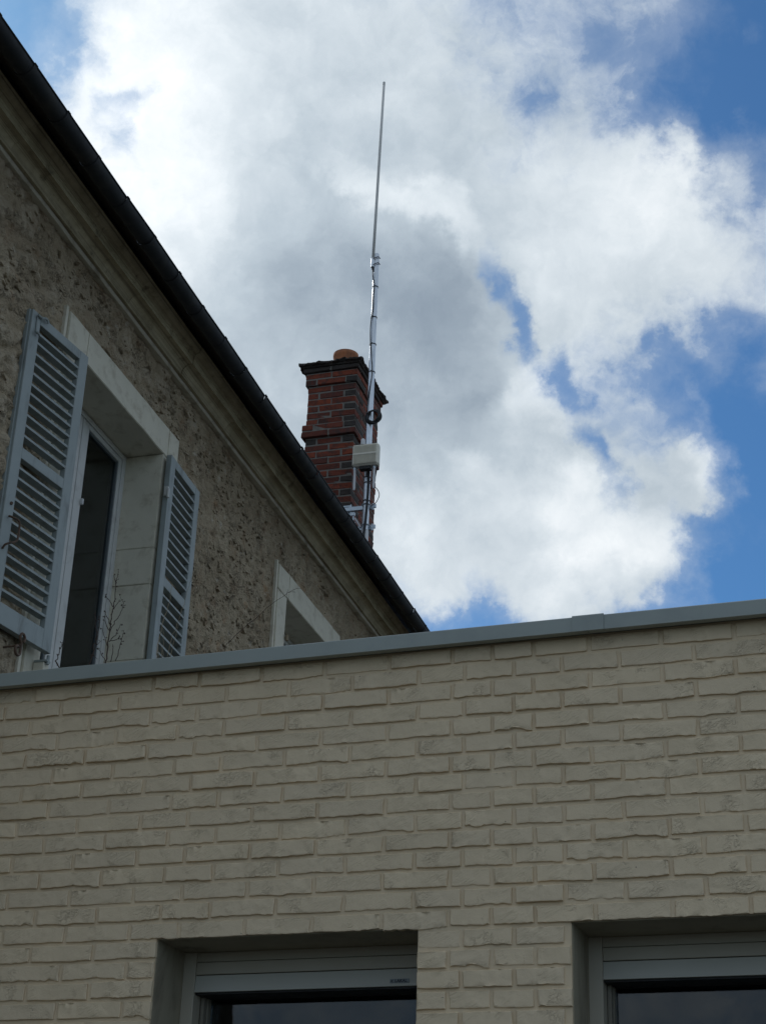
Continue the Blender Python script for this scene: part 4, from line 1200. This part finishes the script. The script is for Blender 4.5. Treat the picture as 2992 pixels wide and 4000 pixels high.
q = MB(); q.lathe([(.0225, zt_ - .001), (.0225, zt_ + .012), (.0207, zt_ + .012)], (BX + .025, .3125, 0), 18); put(q, 'dome_collar', M['cable'], RU, B)

# cables
CX_ = FX - .034
B = (CX_, .31, 9.10)
cb = [(.3115, 10.66), (.3085, 10.60), (.300, 10.54), (.289, 10.487), (.2945, 10.40), (.2965, 10.324), (.2945, 10.26), (.301, 10.145), (.309, 10.02), (.3045, 9.85), (.290, 9.70), (.278, 9.60), (.276, 9.53), (.279, 9.46), (.296, 9.33), (.307, 9.22), (.3065, 9.12)]
q = MB(); q.tube(smooth_path([(CX_ - (.004 if i % 3 else 0), y, z) for i, (y, z) in enumerate(cb)], 4), .0056, 8)
co = free('coaxial_cable', 'thin black cable tied down the mast between whip aerial and coil', 'cable', B)
put(q, 'cable', M['cable'], co, B, smooth=True)

B = (CX_ - .01, .247, 9.057)
cc_ = free('cable_coil', 'coil of spare black cable hanging on the mast in front of the chimney', 'cable coil', B)
for i in range(5):
    rr = .052 + .0052 * i + rs.uniform(-.001, .001); ox = rs.uniform(-.004, .004)
    q = MB()
    pts = [(CX_ - .012 + .006 * math.sin(3 * t + i) + (i - 2) * .004, .246 + ox * .6 + rr * math.cos(t), 9.057 + ox * .4 + (rr * 1.0) * math.sin(t)) for t in [k * 2 * math.pi / 28 for k in range(28)]]
    pts.append(pts[0]); q.tube(pts, .0066, 8, cap=False)
    put(q, 'turn', M['cable'], cc_, B, smooth=True)
for a in (.6, 3.9):
    q = MB(); r0 = .062
    q.tube([(CX_ - .012 + .020 * math.cos(t), .246 + (r0 + .020 * math.sin(t)) * math.cos(a), 9.057 + (r0 + .020 * math.sin(t)) * math.sin(a)) for t in [k * 2 * math.pi / 10 for k in range(11)]], .0022, 6, cap=False)
    put(q, 'cable_tie', M['gasket'], cc_, B)

CY2 = FX - .036
B = (CY2, .28, 8.0)
lc = free('feeder_cable', 'thick black cable running down the mast from radio box to roof', 'cable', B)
q = MB(); q.tube(smooth_path([(CY2 - .02, .262, 8.50), (CY2, .268, 8.42), (CY2, .2685, 8.30), (CY2, .274, 8.16), (CY2, .282, 8.00), (CY2, .291, 7.90), (CY2, .292, 7.80), (CY2 + .02, .285, 7.60), (CY2 + .03, .280, 7.42)], 4), .0125, 10)
put(q, 'cable', M['cable'], lc, B, smooth=True)
B = (CY2, .17, 8.25)
lo = free('looped_lead', 'thin black lead curling out below the radio box at the chimney edge', 'cable', B)
q = MB(); q.tube(smooth_path([(BX + .02, .166, 8.52), (BX + .03, .178, 8.46), (FX - .05, .208, 8.418), (FX - .04, .248, 8.405), (FX - .04, .262, 8.39)], 5), .0042, 8)
put(q, 'upper_loop', M['cable'], lo, B, smooth=True)
q = MB(); q.tube(smooth_path([(BX + .02, .198, 8.300), (FX - .08, .186, 8.312), (FX - .06, .168, 8.290), (FX - .05, .159, 8.252), (FX - .04, .175, 8.212), (FX - .02, .205, 8.186), (FX, .24, 8.182)], 5), .0034, 8)
put(q, 'lower_loop', M['cable'], lo, B, smooth=True)

# ================================================================== dry weeds on the flat roof (in the extension frame)
EM = Matrix.Translation(-D1 * nv1) @ Matrix.Rotation(Y1, 4, 'Z')
WEEDS = [{'name': 'dry_weed', 'label': 'tallest dry brown weed with seed heads in front of the window reveal', 'mat': 'weed', 'r': 0.003, 'seeds': 0.42, 'stems': [[(-3.0113, 0.5, 3.8793), (-3.0118, 0.5, 3.9393), (-3.011, 0.5, 4.003), (-3.0105, 0.5, 4.0414), (-3.0068, 0.5, 4.0959), (-3.0044, 0.5, 4.1477), (-3.0071, 0.5, 4.2004), (-3.0047, 0.5, 4.2232), (-3.0, 0.5, 4.2557)], [(-3.011, 0.5, 4.003), (-2.9941, 0.5, 4.043), (-2.9778, 0.5, 4.0606), (-2.9671, 0.5, 4.0982), (-2.9656, 0.5, 4.1142), (-2.9828, 0.5, 4.1486)], [(-3.0111, 0.5, 3.9615), (-2.984, 0.5, 3.9843), (-2.9762, 0.5, 4.0027), (-2.9661, 0.5, 4.0304)], [(-3.0118, 0.5, 3.9393), (-3.0297, 0.5, 3.9793), (-3.0441, 0.5, 4.016)], [(-3.0127, 0.5, 4.032), (-3.0345, 0.5, 4.0762), (-3.0412, 0.5, 4.0899)], [(-3.01, 0.5, 4.1093), (-3.0359, 0.5, 4.1446), (-3.0476, 0.5, 4.159)], [(-3.0113, 0.5, 3.8793), (-3.0344, 0.5, 3.9067), (-3.0462, 0.5, 3.9363)], [(-2.9914, 0.5, 3.8774), (-2.9873, 0.5, 3.9274), (-2.9933, 0.5, 3.9502)], [(-2.9719, 0.5, 3.8787), (-2.9598, 0.5, 3.9311), (-2.9536, 0.5, 3.9781), (-2.9498, 0.5, 4.0032)], [(-3.0078, 0.5, 3.9612), (-2.9755, 0.5, 3.9675), (-2.9679, 0.5, 3.9731)], [(-3.0068, 0.5, 4.0959), (-2.9926, 0.5, 4.1171), (-2.9826, 0.5, 4.1323)], [(-3.0071, 0.5, 4.2004), (-3.0153, 0.5, 4.2277), (-3.0218, 0.5, 4.24)], [(-3.011, 0.5, 4.003), (-3.0344, 0.5, 4.0471), (-3.0426, 0.5, 4.0738)]]}, {'name': 'dry_weed', 'label': 'shorter dark dry weed in front of the dark window pane', 'mat': 'weed', 'r': 0.0028, 'seeds': 0.45, 'stems': [[(-3.1388, 0.6, 3.9225), (-3.1303, 0.6, 3.9636), (-3.1317, 0.6, 4.0026), (-3.1204, 0.6, 4.021), (-3.1261, 0.6, 4.0542), (-3.1381, 0.6, 4.1113), (-3.1431, 0.6, 4.1382)], [(-3.1298, 0.6, 3.9733), (-3.1206, 0.6, 3.995), (-3.099, 0.6, 4.0124)], [(-3.1329, 0.6, 3.9574), (-3.1084, 0.6, 3.9357)], [(-3.1316, 0.6, 3.9605), (-3.1378, 0.6, 3.9417)], [(-3.126, 0.6, 4.0118), (-3.116, 0.6, 4.0696), (-3.119, 0.6, 4.1225)]]}, {'name': 'dry_twig', 'label': 'small forked dry twig in front of the white window stile', 'mat': 'weed', 'r': 0.0026, 'seeds': 0.45, 'stems': [[(-3.2087, 0.5, 3.87), (-3.228, 0.5, 3.902), (-3.2217, 0.5, 3.9301), (-3.2158, 0.5, 3.9615), (-3.2104, 0.5, 3.9851)], [(-3.2204, 0.5, 3.8822), (-3.2289, 0.5, 3.8957), (-3.2319, 0.5, 3.9055)]]}, {'name': 'dry_grass', 'label': 'pale dry grass stalks standing in front of the right shutter', 'mat': 'straw', 'r': 0.0017, 'seeds': 0.0, 'stems': [[(-2.7973, 0.5, 3.8715), (-2.7971, 0.5, 3.9498), (-2.7869, 0.5, 4.0088), (-2.7739, 0.5, 4.0744), (-2.7661, 0.5, 4.1282), (-2.7626, 0.5, 4.1763)], [(-2.7541, 0.5, 3.8736), (-2.745, 0.5, 3.9446), (-2.7251, 0.5, 4.0056), (-2.711, 0.5, 4.0613), (-2.7018, 0.5, 4.1019), (-2.6929, 0.5, 4.1459), (-2.681, 0.5, 4.193), (-2.6774, 0.5, 4.2251)], [(-2.7765, 0.5, 3.8726), (-2.7841, 0.5, 3.9171), (-2.7978, 0.5, 3.9561)], [(-2.7894, 0.5, 3.8739), (-2.8027, 0.5, 3.9409)], [(-2.7411, 0.5, 3.8724), (-2.731, 0.5, 3.9338), (-2.7135, 0.5, 4.0203)], [(-2.7732, 0.5, 3.8723), (-2.7775, 0.5, 3.9478), (-2.784, 0.5, 3.9958)], [(-2.7976, 0.5, 3.8746), (-2.8031, 0.5, 3.9127), (-2.7959, 0.5, 3.9371)]]}, {'name': 'long_twig', 'label': 'long thin bare twig arching across to the far window surround', 'mat': 'weed', 'r': 0.0013, 'seeds': 0.0, 'stems': [[(-2.6598, 0.8, 4.0252), (-2.6403, 0.8, 4.0468), (-2.5657, 0.8, 4.1101), (-2.4706, 0.8, 4.1845), (-2.4201, 0.8, 4.2162), (-2.3794, 0.8, 4.2382), (-2.3532, 0.8, 4.238)], [(-2.4098, 0.8, 4.2203), (-2.4096, 0.8, 4.2416)], [(-2.4124, 0.8, 4.2196), (-2.406, 0.8, 4.2014)], [(-2.4049, 0.8, 4.2262), (-2.3866, 0.8, 4.2274), (-2.3731, 0.8, 4.2206)]]}]


def weed(name, label, cat, stems, mt, r0, seeds, group=None):
    base = stems[0][0]; base = (base[0], base[1], 3.462)
    o = bpy.data.objects.new(name, None); COL.objects.link(o); o.empty_display_size = .05
    o.matrix_world = EM @ Matrix.Translation(Vector(base)); thing(o, label, cat, group)
    r2 = random.Random(len(label))
    for i, st_ in enumerate(stems):
        pts = smooth_path(st_, 4)
        if i == 0: pts = [Vector((base[0], base[1], 3.462))] + pts
        rr = [r0 * (1.0 if i == 0 else .62) * (1 - .6 * k / (len(pts) - 1)) for k in range(len(pts))]
        pts = [p + Vector((r2.gauss(0, .0012), r2.gauss(0, .002), 0)) for p in pts]
        put(MB().tube(pts, rr, 5), 'stem' if i == 0 else 'branch', mt, o, base, smooth=True)
        if seeds:
            q = MB()
            for p in pts[len(pts) // 3:]:
                if r2.random() < seeds:
                    c = p + Vector((r2.uniform(-.008, .008), r2.uniform(-.006, .006), r2.uniform(-.002, .006)))
                    s_ = r2.uniform(.0018, .0036)
                    q.tube([p, c], .0008, 4)
                    q.tube([c - Vector((0, 0, s_)), c, c + Vector((0, 0, s_ * 1.3))], [s_ * .3, s_, s_ * .2], 6)
            if q.v:
                h_ = put(q, 'seed_heads', mt, o, base); h_['kind'] = 'stuff'
    return o


for w in WEEDS: weed(w['name'], w['label'], 'plant', w['stems'], M[w['mat']], w['r'], w['seeds'])
